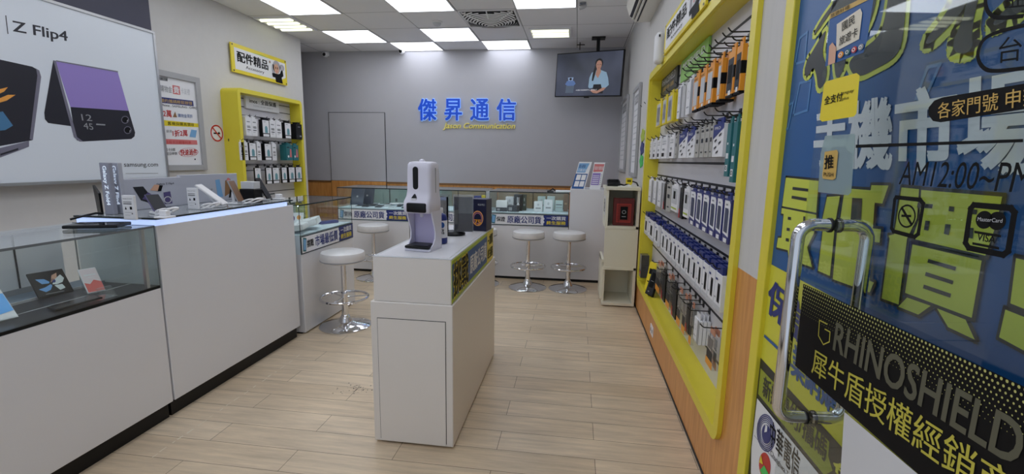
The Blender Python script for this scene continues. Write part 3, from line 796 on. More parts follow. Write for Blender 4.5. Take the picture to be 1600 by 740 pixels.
# D: three glass counters along the back
tD = []
for (a, b, sg, lab) in ((-2.622, -1.798, ('堅持', '原廠公司貨'), 'leftmost back glass counter holding flat display phones'),
                        (-1.79, -.945, ('保證', '原廠公司貨'), 'middle back glass counter half hidden behind the sanitizer dispenser'),
                        (-.905, -.064, ('保證', '原廠公司貨'), 'rightmost back glass counter holding small white boxes')):
    tt = glass_counter('glass_display_counter', lab, a, b, 4.85, 5.35, .585, .945, .03, '-Y', .722, FELT, sg, signz=(.594, .708), group='glass counters along the back')
    tD.append(tt)
    m = MB(tt.location); m.box(a + .01, b - .01, 5.335, 5.345, .722, .935, glass('rear_sliding_glass')); m.box((a + b) / 2 - .004, (a + b) / 2 + .004, 5.325, 5.334, .722, .935, DARK); m.build('rear_door', tt)
    m = MB(tt.location); m.box(a + .02, b - .02, 4.862, 4.868, .9355, .9385, mat('case_led', (225, 245, 255), .4, emit=30)); m.build('led_bar', tt)
m = MB(tC.location); m.box(CX - .016, CX - .010, 3.0, 3.74, .9275, .9305, mat('case_led')); m.build('led_bar', tC)
# filler between the middle and right counters
m = MB((-.925, 5.1, 0)); m.box(-.943, -.907, 4.87, 5.35, 0, .93, mat('filler_grey', (186, 192, 196), .4)); tag(m.build('counter_filler'), 'narrow grey filler between the two right back counters', 'filler panel')
# E: white cabinet right of the back counters
o = Vector((.10, 5.1, 0)); tE = thing('white_cabinet', 'plain white cabinet standing behind the cream shelf, right of the back counters', 'cabinet', o)
m = MB(o); m.box(-.058, .53, 4.852, 5.36, .03, .985, WHITE, .003, 1); m.build('body', tE)
m = MB(o); m.box(-.05, .52, 4.87, 5.34, 0, .03, BLACK); m.build('kick_board', tE)
# staff side drawer cabinet behind the left back counter
o = Vector((-2.3, 6.15, 0)); tt = thing('drawer_cabinet', 'pale grey drawer cabinet seen through the leftmost back glass case', 'cabinet', o)
m = MB(o); m.box(-2.9, -1.75, 5.93, 6.46, 0, .86, mat('pale_grey_laminate', (196, 204, 204), .4)); m.build('body', tt)
for i, (a, b) in enumerate(((-2.88, -2.55), (-2.54, -2.18), (-2.17, -1.77))):
    m = MB(o); m.box(a, b, 5.918, 5.93, .62, .82, mat('pale_grey_front', (206, 212, 212), .4), .002, 1); d = m.build('drawer', tt)
    m = MB(o); m.box((a + b) / 2 - .012, (a + b) / 2 + .012, 5.905, 5.918, .70, .74, DARK); m.build('handle', d)

# ------------------------------------------------------------------ things inside the cases
def slab(name, lab, cat, c, w, d, h, tilt, rz, top, side, art=None, grp=None, stand=None):
    """flat device or carton lying or leaning: local x width, y depth, z thickness"""
    t = thing(name, lab, cat, c, grp, rz)
    R = Matrix.Rotation(tilt, 4, 'X')
    m = MB(); m.T = R; m.box(-w / 2, w / 2, 0, d, 0, h, side, min(.004, h * .3), 2)
    m.build('body', t)
    m = MB(); F = Face(m, R @ Vector((0, 0, h)), R @ Vector((0, 0, 1))); F.U = Vector((1, 0, 0)); F.V = R @ Vector((0, 1, 0))
    A = lambda s, q: R @ Vector(((-.5 + s) * w * .93, d * (.035 + .93 * q), h))
    F.n = (R @ Vector((0, 0, 1))).normalized()
    F.rect(A, 0, 1, 0, 1, top, 1)
    if art: art(F, A)
    m.build('screen' if cat in ('phone', 'tablet') else 'print', t)
    if stand:
        m = MB(); hh = d * math.sin(tilt)
        m.prism([(-w * .25, d * math.cos(tilt) * .5 + .01, -.004), (-w * .25, d * math.cos(tilt) + .02, -.004), (-w * .25, d * math.cos(tilt) * .97 + .008, hh * .95)], (w * .5, 0, 0), stand); m.build('stand', t)
    return t
TOPB = .669
def foldart(F, A):
    PB = mat('screen_butterfly_blue', (96, 150, 205), .3, emit=.15); PL = mat('screen_butterfly_pale', (205, 214, 214), .3, emit=.15)
    F.shape(A, [(.08, .30), (.28, .34), (.48, .44), (.50, .36), (.40, .20), (.24, .14)], PB, 2); F.shape(A, [(.12, .74), (.36, .70), (.48, .54), (.44, .48), (.24, .50)], PB, 2)
    F.shape(A, [(.52, .42), (.66, .62), (.88, .78), (.94, .60), (.84, .44), (.64, .38)], PL, 2); F.shape(A, [(.56, .36), (.80, .36), (.84, .18), (.66, .12)], PL, 2)
    F.shape(A, [(.50, .50), (.62, .80), (.80, .88), (.74, .68)], SKIN, 3); F.disc(A, .6, .56, .06, .09, NAVY, 3)
    F.rect(A, .2, .75, .04, .06, GREY, 2)
p = ux(85, 462, -2.07); 
slab('folding_phone', 'large unfolded black phone leaning in the near case, butterfly picture on screen', 'phone', uz(88, 461, .674), .118, .118, .007, math.radians(52), math.radians(75), BLACK, BLACK, foldart, stand=CLEARP)
def redart(F, A):
    F.shape(A, [(0, 0), (1, 0), (1, .38), (.6, .5), (.3, .34), (0, .42)], mat('screen_coral', (206, 80, 72), .3, emit=.1), 2); F.rect(A, .15, .85, .70, .76, PWHITE, 2); F.rect(A, .3, .7, .60, .63, PWHITE, 2)
slab('phone', 'white and coral phone leaning on a clear stand in the near case', 'phone', uz(151, 457, .674), .062, .118, .008, math.radians(55), math.radians(72), mat('screen_pinkish', (222, 208, 212), .3, emit=.1), PWHITE, redart, stand=CLEARP)
def blueart(F, A): F.shape(A, [(0, .1), (1, .2), (1, .8), (0, .9)], mat('screen_blue', (80, 160, 230), .3, emit=.15), 2)
slab('phone', 'white phone with a blue screen in the near case, at the left photo edge', 'phone', uz(4, 502, .674), .085, .14, .008, math.radians(46), math.radians(78), PWHITE, PWHITE, blueart, stand=CLEARP)
slab('phone', 'dark phone lying flat near the front glass of the near case', 'phone', uz(80, 484, .6725), .07, .15, .008, math.radians(4), math.radians(-18), mat('glossy_black', (14, 15, 18), .12, spec=.25), BLACK)
m = MB((-1.965, 1.64, .669)); m.box(-2.0, -1.93, 1.60, 1.68, .6695, .672, CLEARP); m.prism([(-1.96, 1.63, .672), (-1.95, 1.63, .672), (-1.97, 1.63, .71), (-1.98, 1.63, .71)], (0, .06, 0), CLEARP)
tag(m.build('acrylic_stand'), 'empty clear acrylic phone stand beside the coral phone', 'stand')
# black tablet laid over the corner of the near case
t = slab('tablet', 'black tablet lying on top of the near glass case', 'tablet', uz(140, 357, .951), .20, .12, .014, .0, math.radians(22), mat('glossy_black'), BLACK)
m = MB((-2.19, 1.66, .95)); m.tube([(-2.27, 1.80, .972), (-2.24, 1.84, .985), (-2.25, 1.9, .99), (-2.25, 1.93, .986)], .005, BLACK, 8); tag(m.build('power_plug_cable'), 'short black cable hanging from the tall counter to the tablet', 'cable')

# case C: white cartons
def cartonart(F, A): F.rect(A, .3, .7, .62, .70, GREY, 2); F.rect(A, .38, .62, .25, .30, LGREY, 2)
def carton(name, lab, c, w, d, h, rz=0, m0=PWHITE, art=cartonart, grp=None, tilt=0):
    return slab(name, lab, 'box', c, w, d, h, tilt, rz, m0, m0, art, grp)
carton('phone_carton', 'flat white phone carton tilted against the middle of the short glass case', (-2.10, 3.27, .728), .20, .16, .05, math.radians(-68), tilt=math.radians(14), grp='white cartons in the short left case')
carton('phone_carton', 'flat white phone carton nearest the tall counter in the short glass case', (-2.08, 3.095, .728), .17, .14, .04, math.radians(-72), tilt=math.radians(10), grp='white cartons in the short left case')
carton('phone_carton', 'white phone carton behind the others in the short glass case', (-2.24, 3.12, .728), .16, .12, .045, math.radians(-60), tilt=math.radians(12), grp='white cartons in the short left case')
def purpleart(F, A): F.disc(A, .35, .5, .25, .35, mat('plum_print', (96, 60, 120), .5), 2); F.disc(A, .8, .6, .1, .2, ORANGE, 2)
slab('promo_card', 'small card with a plum blossom print standing in the short glass case', 'card', (-2.24, 3.42, .73), .16, .10, .004, math.radians(70), math.radians(15), PWHITE, PWHITE, purpleart)
slab('blue_case_box', 'long flat navy box at the far end of the short glass case', 'box', (-2.02, 3.60, .7235), .16, .05, .022, 0, math.radians(60), NAVY, NAVY)
# case D1: rows of phones and two dark notebooks
PHD = mat('dummy_phone_grey', (96, 104, 116), .2); PHL = mat('dummy_phone_pale', (190, 200, 206), .2)
k = 0
for r, y in enumerate((4.93, 5.05, 5.17, 5.27)):
    for cidx in range(5):
        x = -2.50 + .155 * cidx + .03 * (r % 2)
        if x > -1.86: continue
        if r == 3 and cidx < 3: continue
        k += 1
        slab('display_phone', 'flat %s phone in the leftmost back case, %s from its left in the %s row' % ('grey' if (r + cidx) % 3 else 'pale', CN[cidx + 1], CN[r + 1]), 'phone',
             (x, y, .7235), .072, .10 if r < 3 else .05, .008, math.radians(6), 0, PHL if (r + cidx) % 3 == 0 else DARK, PHD if (r + cidx) % 3 else PWHITE, None, 'flat display phones in the leftmost back case')
for (a, b, y, lab) in ((548, 567, 5.02, 'dark navy tablet box standing at the left end of the leftmost back case'), (563, 583, 5.18, 'dark navy tablet box standing second in the leftmost back case')):
    p = uy((a + b) / 2, 313, y)
    slab('tablet_box', lab, 'box', (p.x, y, .727), .155, .21, .02, math.radians(66), math.radians(6), mat('slate_navy', (44, 54, 74), .3), mat('slate_navy'), lambda F, A: F.disc(A, .5, .5, .08, .06, GREY, 2), stand=CLEARP)
m = MB((-2.1, 5.24, .73)); m.lathe([(.06, .723), (.09, .745), (.085, .748), (.055, .727)], (-2.08, 5.23, 0), PWHITE, 24); tag(m.build('small_dish'), 'small white round dish at the back of the leftmost back case', 'dish')
# case D3: accessory boxes
def D3(x0p, x1p, yb, yt, Y, d, m0, name, lab, art=None):
    a, b = uy(x0p, yb, Y), uy(x1p, yt, Y); z0 = .7225
    o = Vector(((a.x + b.x) / 2, Y, z0)); t = thing(name, lab, 'box', o, 'boxes in the back glass cases')
    m = MB(o); m.box(a.x, b.x, Y, Y + d, z0, max(b.z, z0 + .02), m0, .002, 1); m.build('carton', t)
    m = MB(o); F = Face(m, (0, Y, 0), (0, -1, 0)); A = lambda s, q: Vector((a.x + (b.x - a.x) * s, Y, z0 + (max(b.z, z0 + .02) - z0) * q))
    (art or (lambda F, A: (F.rect(A, .2, .8, .3, .42, GREY, 1), F.disc(A, .5, .7, .12, .12, LGREY, 1))))(F, A); m.build('print', t)
c4 = lambda x, y: (750 + x / 9.253, 280 + y / 9.253)
def D3c(x0, x1, yt, *r, **k): p, q = c4(x0, yt), c4(x1, yt); D3(p[0], q[0], q[1] + 12, q[1], *r, **k)
darkfoot = lambda F, A: (F.rect(A, 0, 1, 0, .38, DARK, 1), F.rect(A, .1, .35, .08, .28, GREY, 2))
D3c(232, 392, 312, 4.93, .10, PWHITE, 'earphone_box', 'white box with a dark foot, leftmost in the right back case', art=darkfoot)
D3c(398, 560, 385, 4.93, .10, DARK, 'earphone_box', 'low dark box with a pale label in the right back case', art=lambda F, A: F.rect(A, .1, .4, .2, .75, GREY, 1))
D3c(370, 488, 255, 5.10, .08, PWHITE, 'speaker_box', 'white box behind the low dark box in the right back case')
D3c(492, 612, 225, 5.04, .09, BLACK, 'speaker_box', 'tall black box with a white pictured speaker in the right back case', art=lambda F, A: (F.disc(A, .5, .35, .16, .16, PWHITE, 1), F.rect(A, .36, .44, .5, .85, PWHITE, 1), F.rect(A, .54, .62, .5, .85, PWHITE, 1)))
D3c(618, 665, 225, 5.10, .07, mat('olive_dark', (64, 74, 60), .5), 'speaker_box', 'narrow dark green box beside the tall black one')
D3c(778, 905, 325, 5.0, .08, PWHITE, 'charger_box', 'white charger box, front left of the pair in the right back case')
D3c(925, 1052, 300, 5.0, .08, PWHITE, 'charger_box', 'white charger box, front right of the pair in the right back case')
D3c(832, 945, 250, 5.2, .07, mat('mist_white', (205, 222, 220), .5), 'charger_box', 'pale box behind the front left charger box')
D3c(968, 1082, 250, 5.2, .07, mat('mist_white'), 'charger_box', 'pale box behind the front right charger box')
D3c(1085, 1200, 310, 5.08, .07, mat('mist_white'), 'charger_box', 'pale box with printed lines near the right end of the back case', art=lambda F, A: (F.rect(A, .1, .9, .6, .66, DARK, 1), F.rect(A, .1, .9, .35, .4, GREY, 1)))
D3c(1210, 1275, 215, 5.12, .10, BROWN, 'kraft_box', 'tall brown box at the right end of the right back case', art=lambda F, A: F.rect(A, .2, .8, .4, .5, mat('tan', (190, 150, 100), .5), 1))
c5 = lambda x, y: (680 + x / 6.17, 260 + y / 6.17)
def D2c(x0, x1, yt, *r, **k): p, q = c5(x0, yt), c5(x1, yt); D3(p[0], q[0], q[1] + 12, q[1], *r, **k)
D2c(372, 440, 285, 5.1, .08, NAVY, 'accessory_box', 'navy accessory box in the middle back case behind the dark carton')
D2c(445, 490, 280, 5.14, .08, YPRINT, 'accessory_box', 'yellow accessory box at the right end of the middle back case')
D2c(368, 405, 370, 4.98, .06, GOLD, 'accessory_box', 'tan accessory box low in the middle back case')
D2c(408, 492, 350, 4.96, .08, PWHITE, 'accessory_box', 'white accessory box with blue and green dots in the middle back case', art=lambda F, A: (F.disc(A, .35, .6, .08, .15, BLUE, 1), F.disc(A, .7, .3, .08, .15, GREEN, 1)))

# ------------------------------------------------------------------ things on the back counters and cabinet
def tabletop_card(lab, px4, Y, art, base):
    a, b, c_, d = [uy(x, y, Y) for x, y in px4]
    o = Vector(((a.x + b.x) / 2, Y, base)); t = thing('tabletop_sign', lab, 'sign', o, 'leaning leaflets on the white cabinet')
    dep = .06; z0 = base + .001; h = c_.z - z0
    lean = (d.x - a.x)
    BLp, BRp = Vector((a.x, Y, z0)), Vector((b.x, Y, z0)); TLp, TRp = Vector((d.x, Y + dep, c_.z)), Vector((c_.x, Y + dep, c_.z))
    n = (BRp - BLp).cross(TLp - BLp).normalized()
    m = MB(o); m.prism([BLp, BRp, TRp, TLp], -n * .004, CLEARP)
    F = Face(m, BLp, n); A = F.aff(BLp, BRp, TLp); art(F, A); m.build('leaflet', t)
    m = MB(o); m.prism([BLp + Vector((0, 0, 0)), BRp, BRp + Vector((0, .09, 0)), BLp + Vector((0, .09, 0))], (0, 0, .003), CLEARP); m.build('foot', t)
def qa(F, A):
    F.rect(A, 0, 1, 0, 1, PWHITE, 1); F.rect(A, 0, .93, 0, .56, BLUE, 2); F.shape(A, [(.05, .6), (.7, .6), (.85, .95), (.05, .95)], SKY, 2)
    F.tA(A, '加入好友', .1, .6, .78, .9, NAVY, 3, .02); F.tA(A, '行動支付', .1, .8, .64, .74, PWHITE, 3)
    for s in (.12, .52):
        for q in (.08, .32): F.rect(A, s, s + .34, q, q + .2, PWHITE, 3)
def qb(F, A):
    F.rect(A, 0, 1, 0, 1, PWHITE, 1); F.rect(A, .05, .78, .15, .60, PURPLE, 2); F.shape(A, [(.06, .64), (.9, .66), (.95, .94), (.06, .94)], PINK, 2)
    F.tA(A, '行動支付 優惠回饋', .1, .9, .72, .86, PWHITE, 3, .01)
    for i in range(6): F.disc(A, .88, .18 + .07 * i, .04, .02, GREY, 3)
    for i in range(5): F.rect(A, .12, .7, .2 + .07 * i, .225 + .07 * i, PWHITE, 3)
tabletop_card('blue and white leaflet with white squares leaning on the white cabinet', [(893, 295), (913, 296), (925, 253), (905, 253)], 4.93, qa, .985)
tabletop_card('purple and white leaflet leaning on the white cabinet', [(921, 294), (938, 295), (952, 254), (929, 253)], 4.93, qb, .985)
o = uy(880, 293.5, 4.98); m = MB((o.x, 4.98, .947)); m.box(o.x - .08, o.x + .10, 4.93, 5.02, .9475, .962, PWHITE, .006); tag(m.build('white_adapter_strip'), 'white power strip lying at the right end of the back glass top', 'power strip')
m = MB((o.x - .12, 5.0, .947)); m.tube([(o.x - .08, 4.98, .956), (o.x - .11, 4.99, .975), (o.x - .14, 5.0, .955), (o.x - .16, 4.93, .952), (o.x - .10, 4.90, .951)], .008, BLACK, 8); tag(m.build('black_adapter_cable'), 'black plug and cable next to the white power strip', 'cable')

# ------------------------------------------------------------------ cream shelf unit
SX0, SX1, SY0, SY1 = .262, .545, 4.06, 4.44
o = Vector((.4, 4.25, 0)); t = thing('cream_shelf', 'cream storage shelf with staggered cubbies and a red book, by the yellow case', 'shelf', o)
m = MB(o); m.box(SX0 - .012, SX1, SY0 - .012, SY1, 1.032, 1.058, CREAM, .002, 1); m.build('top_board', t)
for z in (.012, .335, .698):
    m = MB(o); m.box(SX0, SX1, SY0, SY1, z, z + .024, CREAM, .001, 1); m.build('shelf_board', t)
m = MB(o); m.box(SX1 - .022, SX1, SY0, SY1, .036, 1.032, CREAM); m.build('side_panel', t)
m = MB(o); m.box(SX0, SX0 + .02, SY0 + .001, SY1, .722, 1.032, CREAM); m.build('side_panel', t)
m = MB(o); m.box(SX0 - .016, SX0, SY0 + .06, SY1, .05, .42, CREAM); m.box(SX0 - .016, SX0 + .004, SY0 + .0, SY1, .40, .424, CREAM); m.build('side_panel', t)
m = MB(o); m.box(SX0, SX0 + .02, SY0 + .04, SY1, .036, .335, CREAM); m.build('side_panel', t)
m = MB(o); m.box(SX0 + .001, SX1 - .022, SY0 + .004, SY0 + .02, .359, .698, CREAM); m.build('closed_front', t)
m = MB(o); m.box(SX0 + .02, SX1 - .022, SY1 - .014, SY1, .036, .335, CREAM); m.build('back_panel', t)
m = MB(o); m.box(SX0 + .02, SX1 - .022, SY1 - .014, SY1, .722, 1.032, CREAM); m.build('back_panel', t)
# little black and white label on its side
m = MB((SX0 - .002, 4.12, .8)); F = Face(m, (SX0 - .001, 0, 0), (-1, 0, 0)); A = lambda s, q: Vector((SX0 - .001, 4.32 - .16 * s, .80 + .17 * q))
F.rect(A, 0, 1, 0, 1, PWHITE, 1); F.tA(A, '電池回收', .1, .9, .15, .85, INK, 2, .02)
tag(m.build('side_label'), 'small black and white notice stuck on the side of the cream shelf', 'label')
# red book
a, b = uy(957, 354, 4.10), uy(991, 310, 4.10); bz = .7235
o = Vector(((a.x + b.x) / 2, 4.10, bz)); t = thing('red_gift_box', 'red gift box with a framed dark emblem standing in the cream shelf', 'box', o)
RB = mat('deep_red', (96, 22, 20), .4); m = MB(o); m.box(a.x, a.x + .175, 4.10, 4.16, bz, b.z, RB, .002, 1); m.build('box_body', t)
m = MB(o); F = Face(m, (0, 4.10, 0), (0, -1, 0)); A = lambda s, q: Vector((a.x + .175 * s, 4.10, bz + (b.z - bz) * q))
F.rect(A, .16, .86, .12, .80, mat('red_border', (170, 44, 36), .5), 1); F.rect(A, .19, .83, .15, .77, mat('red_pattern', (140, 40, 32), .5, noise=.5, nscale=90), 2); F.rect(A, .34, .70, .22, .70, INK, 3); F.ring(A, .52, .5, .10, .07, .7, GREY, 4, 16); F.line([A(.28, .1), A(.28, .97)], .0015, INK, 4)
F.rect(A, .42, .62, .32, .345, GREY, 4)
m.build('emblem', t)
# card terminal, cables and yellow tag on top of the shelf
o = Vector((.345, 4.24, 1.0585)); t = thing('card_terminal', 'black card payment terminal on top of the cream shelf', 'card terminal', o)
m = MB(o); m.prism([(.275, 4.18, 1.0585), (.275, 4.32, 1.0585), (.275, 4.32, 1.11), (.275, 4.24, 1.10), (.275, 4.18, 1.075)], (.11, 0, 0), BLACK); m.build('body', t)
m = MB(o); m.box(.285, .375, 4.25, 4.31, 1.1115, 1.116, DARK, .001, 1); m.build('display', t)
m = MB(o); m.tube([(.385, 4.22, 1.075), (.42, 4.2, 1.067), (.45, 4.25, 1.08), (.50, 4.28, 1.10), (.525, 4.2, 1.09), (.53, 4.15, 1.07)], .007, BLACK, 8)
tag(m.build('terminal_cable'), 'black looping cable beside the card terminal', 'cable')
m = MB(o); p = uy(978, 282, 4.12); m.box(p.x, p.x + .055, 4.12, 4.123, 1.085, 1.135, YPRINT); m.prism([(p.x + .03, 4.12, 1.085), (p.x + .05, 4.12, 1.085), (p.x + .045, 4.12, 1.0588)], (0, .003, 0), YPRINT)
F = Face(m, (0, 4.12, 0), (0, -1, 0)); F.text('888', Vector((p.x + .012, 4.12, 1.10)), Vector((p.x + .043, 4.12, 1.10)), Vector((p.x + .012, 4.12, 1.12)), INK, 1, .02)
tag(m.build('yellow_tag'), 'small yellow price tag standing on the cream shelf top', 'tag')
m = MB(o); m.box(.44, .47, 4.10, 4.13, 1.0585, 1.074, PWHITE, .002, 1); m.tube([(.44, 4.115, 1.066), (.41, 4.11, 1.064), (.38, 4.13, 1.064), (.36, 4.12, 1.062)], .0035, PWHITE, 6)
tag(m.build('white_charger'), 'small white charger with a cable on the cream shelf top', 'charger')

# ------------------------------------------------------------------ bar stools
def stool(loc, lab):
    t = thing('bar_stool', lab, 'stool', loc, 'white round bar stools')
    m = MB(); m.lathe([(.0, .545), (.135, .545), (.155, .552), (.16, .566), (.16, .604), (.154, .620), (.135, .627), (.0, .629)], (0, 0, -.045), mat('white_vinyl', (224, 222, 222), .3, noise=.12, nscale=22), 40); s = m.build('seat', t)
    m = MB(); m.lathe([(.158, .556), (.1625, .559), (.1625, .564), (.158, .567)], (0, 0, -.045), GREY, 40); m.build('piping', s)
    m = MB(); m.lathe([(.024, .06), (.024, .28), (.019, .282), (.019, .5)], (0, 0, 0), CHROME, 20); m.build('column', t)
    m = MB(); m.lathe([(.19, 0), (.19, .006), (.18, .012), (.10, .028), (.05, .038), (.042, .06), (.03, .085), (.025, .09)], (0, 0, 0), CHROME, 48); m.build('base', t)
    m = MB(); R = .172; z = .225
    m.tube([(R * math.cos(2 * PI * k / 36), R * math.sin(2 * PI * k / 36), z) for k in range(36)], .0095, CHROME, 8, True); fr = m.build('foot_ring', t)
    for k in range(3):
        a = 2 * PI * k / 3 + .5; m = MB(); m.tube([(.02 * math.cos(a), .02 * math.sin(a), z), (R * math.cos(a), R * math.sin(a), z)], .006, CHROME, 8); m.build('spoke', fr)
    return t
st = stool((-1.708, 3.20, 0), 'white bar stool nearest the camera, beside the central cabinet')
for x, y, lab in ((-2.10, 4.60, 'white bar stool in front of the leftmost back counter'), (-.449, 4.545, 'white bar stool in front of the right back counter, left of the last pair'),
                  (-.046, 4.57, 'white bar stool standing next to the cream shelf'), (-.94, 4.60, 'bar stool almost hidden behind the central cabinet')):
    dup(st, (x, y, 0), lab)

# ------------------------------------------------------------------ central cabinet
GX0, GX1, GY0, GY1 = -.860, -.494, 1.828, 2.86
o = Vector(((GX0 + GX1) / 2, 2.34, 0)); t = thing('central_cabinet', 'free-standing white cabinet in the middle of the floor with a flat door', 'cabinet', o)
m = MB(o); m.box(GX0, GX1, GY0, GY1, .010, .662, WARMW, .003, 1); m.build('body', t)
m = MB(o); m.box(GX0 + .014, GX1 - .008, GY0 + .008, GY1 - .012, .662, .858, WARMW, .003, 1); m.build('upper_box', t)
m = MB(o); m.box(GX0 + .030, GX1 - .024, GY0 + .024, GY1 - .028, .858, .8595, WHITE); m.box(GX0 + .014, GX1 - .008, GY0 + .008, GY1 - .012, .8575, .8583, LGREY); m.build('worktop', t)
m = MB(o); m.box(-.828, -.527, GY0 - .003, GY0 + .002, .016, .588, WARMW); d = m.build('door', t)
m = MB(o)
for b in ((-.8305, -.828, .022, .5905), (-.527, -.5245, .022, .5905), (-.8305, -.5245, .588, .5905)): m.box(b[0], b[1], GY0 - .0006, GY0 + .001, b[2], b[3], INK)
m.build('door_gap', d)
for x in (GX0 + .05, GX1 - .05):
    for y in (GY0 + .06, GY1 - .06):
        m = MB(o); m.lathe([(.018, 0), (.018, .010)], (x, y, 0), BLACK, 16); m.build('foot', t)
m = MB(o); sx = GX1 - .0055; m.box(GX1 - .008, sx, GY0 + .012, GY1 - .06, .668, .852, LIME)
F = Face(m, (sx, 0, 0), (1, 0, 0)); A = lambda s, q: Vector((sx, GY0 + .012 + (GY1 - .072 - GY0) * s, .668 + .184 * q))
F.rect(A, .0, .80, .09, .91, BLUE, 1); F.rect(A, .80, 1, 0, 1, YPRINT, 1)
F.tA(A, '挑戰', .02, .30, .12, .90, YPRINT, 2, .06); F.tA(A, '挑戰', .02, .30, .12, .90, INK, 3, .025)
F.tA(A, '原廠公司貨', .34, .78, .24, .76, PWHITE, 2, .03)
F.tA(A, '一次購買', .82, .985, .55, .88, INK, 2, .02); F.tA(A, '終生服務', .82, .985, .12, .45, INK, 2, .02)
m.build('side_banner', t)

# sanitizer dispenser on the central cabinet
DZ0 = .860; dl = (-.683, 2.035, DZ0)
t = thing('sanitizer_dispenser', 'white automatic hand sanitizer dispenser standing on the central cabinet', 'dispenser', dl, rz=math.radians(-9))
DW = mat('dispenser_white', (222, 220, 234), .3); DL = mat('dispenser_lilac', (196, 188, 222), .4)
def rr(w, d, yc, z, n=6, r=.018):
    pts = []
    for cx_, cy_, a0 in ((w / 2 - r, d / 2 - r, 0), (-w / 2 + r, d / 2 - r, PI / 2), (-w / 2 + r, -d / 2 + r, PI), (w / 2 - r, -d / 2 + r, 1.5 * PI)):
        for k in range(n):
            a = a0 + PI / 2 * k / (n - 1); pts.append(Vector((cx_ + r * math.cos(a), yc + cy_ + r * math.sin(a), z)))
    return pts
def loft(m, secs, mm):
    n = len(secs[0]); vs = [p for s in secs for p in s]; fs = []
    for i in range(len(secs) - 1):
        for k in range(n): fs.append((i * n + k, i * n + (k + 1) % n, (i + 1) * n + (k + 1) % n, (i + 1) * n + k))
    fs += [list(range(n))[::-1], [(len(secs) - 1) * n + k for k in range(n)]]; m.add(vs, fs, mm, True)
m = MB()
loft(m, [rr(.118, .110, -.010, .170), rr(.128, .128, -.014, .178), rr(.132, .134, -.014, .200), rr(.130, .130, -.012, .222), rr(.124, .112, -.003, .245), rr(.121, .104, 0, .270), rr(.119, .100, 0, .36), rr(.116, .096, 0, .385), rr(.104, .084, 0, .394), rr(.08, .06, 0, .397)], DW)
m.build('upper_body', t)
m = MB(); m.box(-.058, .058, .018, .050, .0, .175, DL, .004); m.build('back_column', t)
for s in (-1, 1):
    m = MB(); pr = [(-.058, .0), (.05, .0), (.05, .178), (-.052, .178), (-.040, .15), (-.022, .11), (-.012, .08), (-.016, .05), (-.035, .028), (-.058, .018)]
    m.prism([(s * .058, y, z) for y, z in pr], (s * .006, 0, 0), DW); m.build('side_cheek', t)
m = MB(); m.box(-.064, .064, -.072, .05, 0, .012, DW, .004); m.build('foot', t)
m = MB(); m.box(-.060, .060, -.078, .012, .0125, .026, BLACK, .006); m.box(-.05, .05, -.07, .005, .0262, .028, DARK); m.build('drip_tray', t)
m = MB(); m.box(-.042, .052, -.088, -.07, .176, .218, BLACK, .007); m.build('sensor_window', t)
m = MB(); yf = -.052; n = 14
pts = [Vector((-.012 + .013 * math.cos(PI * k / n), yf, .362 + .013 * math.sin(PI * k / n))) for k in range(n + 1)] + [Vector((-.012 - .013 * math.cos(PI * k / n), yf, .288 - .013 * math.sin(PI * k / n))) for k in range(n + 1)]
m.prism(pts, (0, .005, 0), BLACK); m.build('level_window', t)
m = MB(); m.prism([(-.024, -.071, .238), (.0, -.071, .238), (-.012, -.066, .256)], (0, .016, 0), BLACK); m.box(-.024, 0, -.0735, -.06, .229, .237, PWHITE); m.build('droplet_mark', t)
m = MB(); m.tube([(.0, -.02, .172), (.0, -.02, .150)], .008, DW, 12); m.build('nozzle', t)
m = MB(); m.lathe([(.014, .396), (.012, .404), (.004, .408)], (-.005, 0, 0), DW, 16); m.build('top_button', t)
m = MB(); m.box(.0602, .0612, -.004, .002, .26, .37, GREY); m.build('side_seam', t)

# blue and white bottle behind the dispenser
p = uz(690, 376, .861)
t = thing('spray_bottle', 'blue and white bottle behind the sanitizer dispenser', 'bottle', (p.x + .012, 2.19, .8605))
m = MB(); m.lathe([(.030, 0), (.034, .004), (.034, .125), (.028, .14), (.014, .15)], (0, 0, 0), NAVY, 28); m.build('bottle_body', t)
m = MB(); m.lathe([(.0345, .03), (.0345, .115)], (0, 0, 0), PWHITE, 28)
F = Face(m, (0, -.036, 0), (0, -1, 0)); F.text('75%', Vector((.006, -.0358, .05)), Vector((.030, -.0358, .05)), Vector((.006, -.0358, .075)), INK, 1, .02); F.disc(lambda s, q: Vector((.02 + s * .012, -.0358, .095 + q * .014)), 0, 0, 1, 1, BLUE, 1)
m.build('wrap_label', t)
m = MB(); m.lathe([(.014, .15), (.014, .17), (.012, .175)], (0, 0, 0), PWHITE, 20); m.build('cap', t)
# clear stand with black panels
t = thing('acrylic_leaflet_stand', 'clear acrylic stand with glossy black panels on the central cabinet', 'display stand', (-.655, 2.45, .8605))
R = lambda a: Matrix.Rotation(a, 4, 'Z')
for nm, a, off in (('black_panel', math.radians(8), Vector((.055, 0, 0))), ('black_panel', math.radians(-42), Vector((-.062, .0, 0)))):
    m = MB(); m.T = Matrix.Translation(off) @ R(a); m.box(-.05, .05, -.006, .006, .022, .21, mat('glossy_black'), .001, 1)
    if off.x > 0: F = Face(m, (0, 0, 0), (0, -1, 0)); m.box(-.03, .05, -.012, -.008, .022, .12, SMOKE)
    m.build(nm, t)
for a, off in ((math.radians(8), Vector((.055, 0, 0))), (math.radians(-42), Vector((-.062, .0, 0)))):
    m = MB(); m.T = Matrix.Translation(off) @ R(a); m.box(-.054, .054, -.011, -.007, .02, .222, CLEARP); m.box(-.054, .054, .007, .011, .02, .222, CLEARP); m.box(-.054, -.0505, -.007, .007, .02, .222, CLEARP); m.build('clear_sleeve', t)
m = MB(); m.lathe([(.06, 0), (.062, .01), (.05, .02)], (0, .01, 0), BLACK, 28); m.build('turntable_base', t)
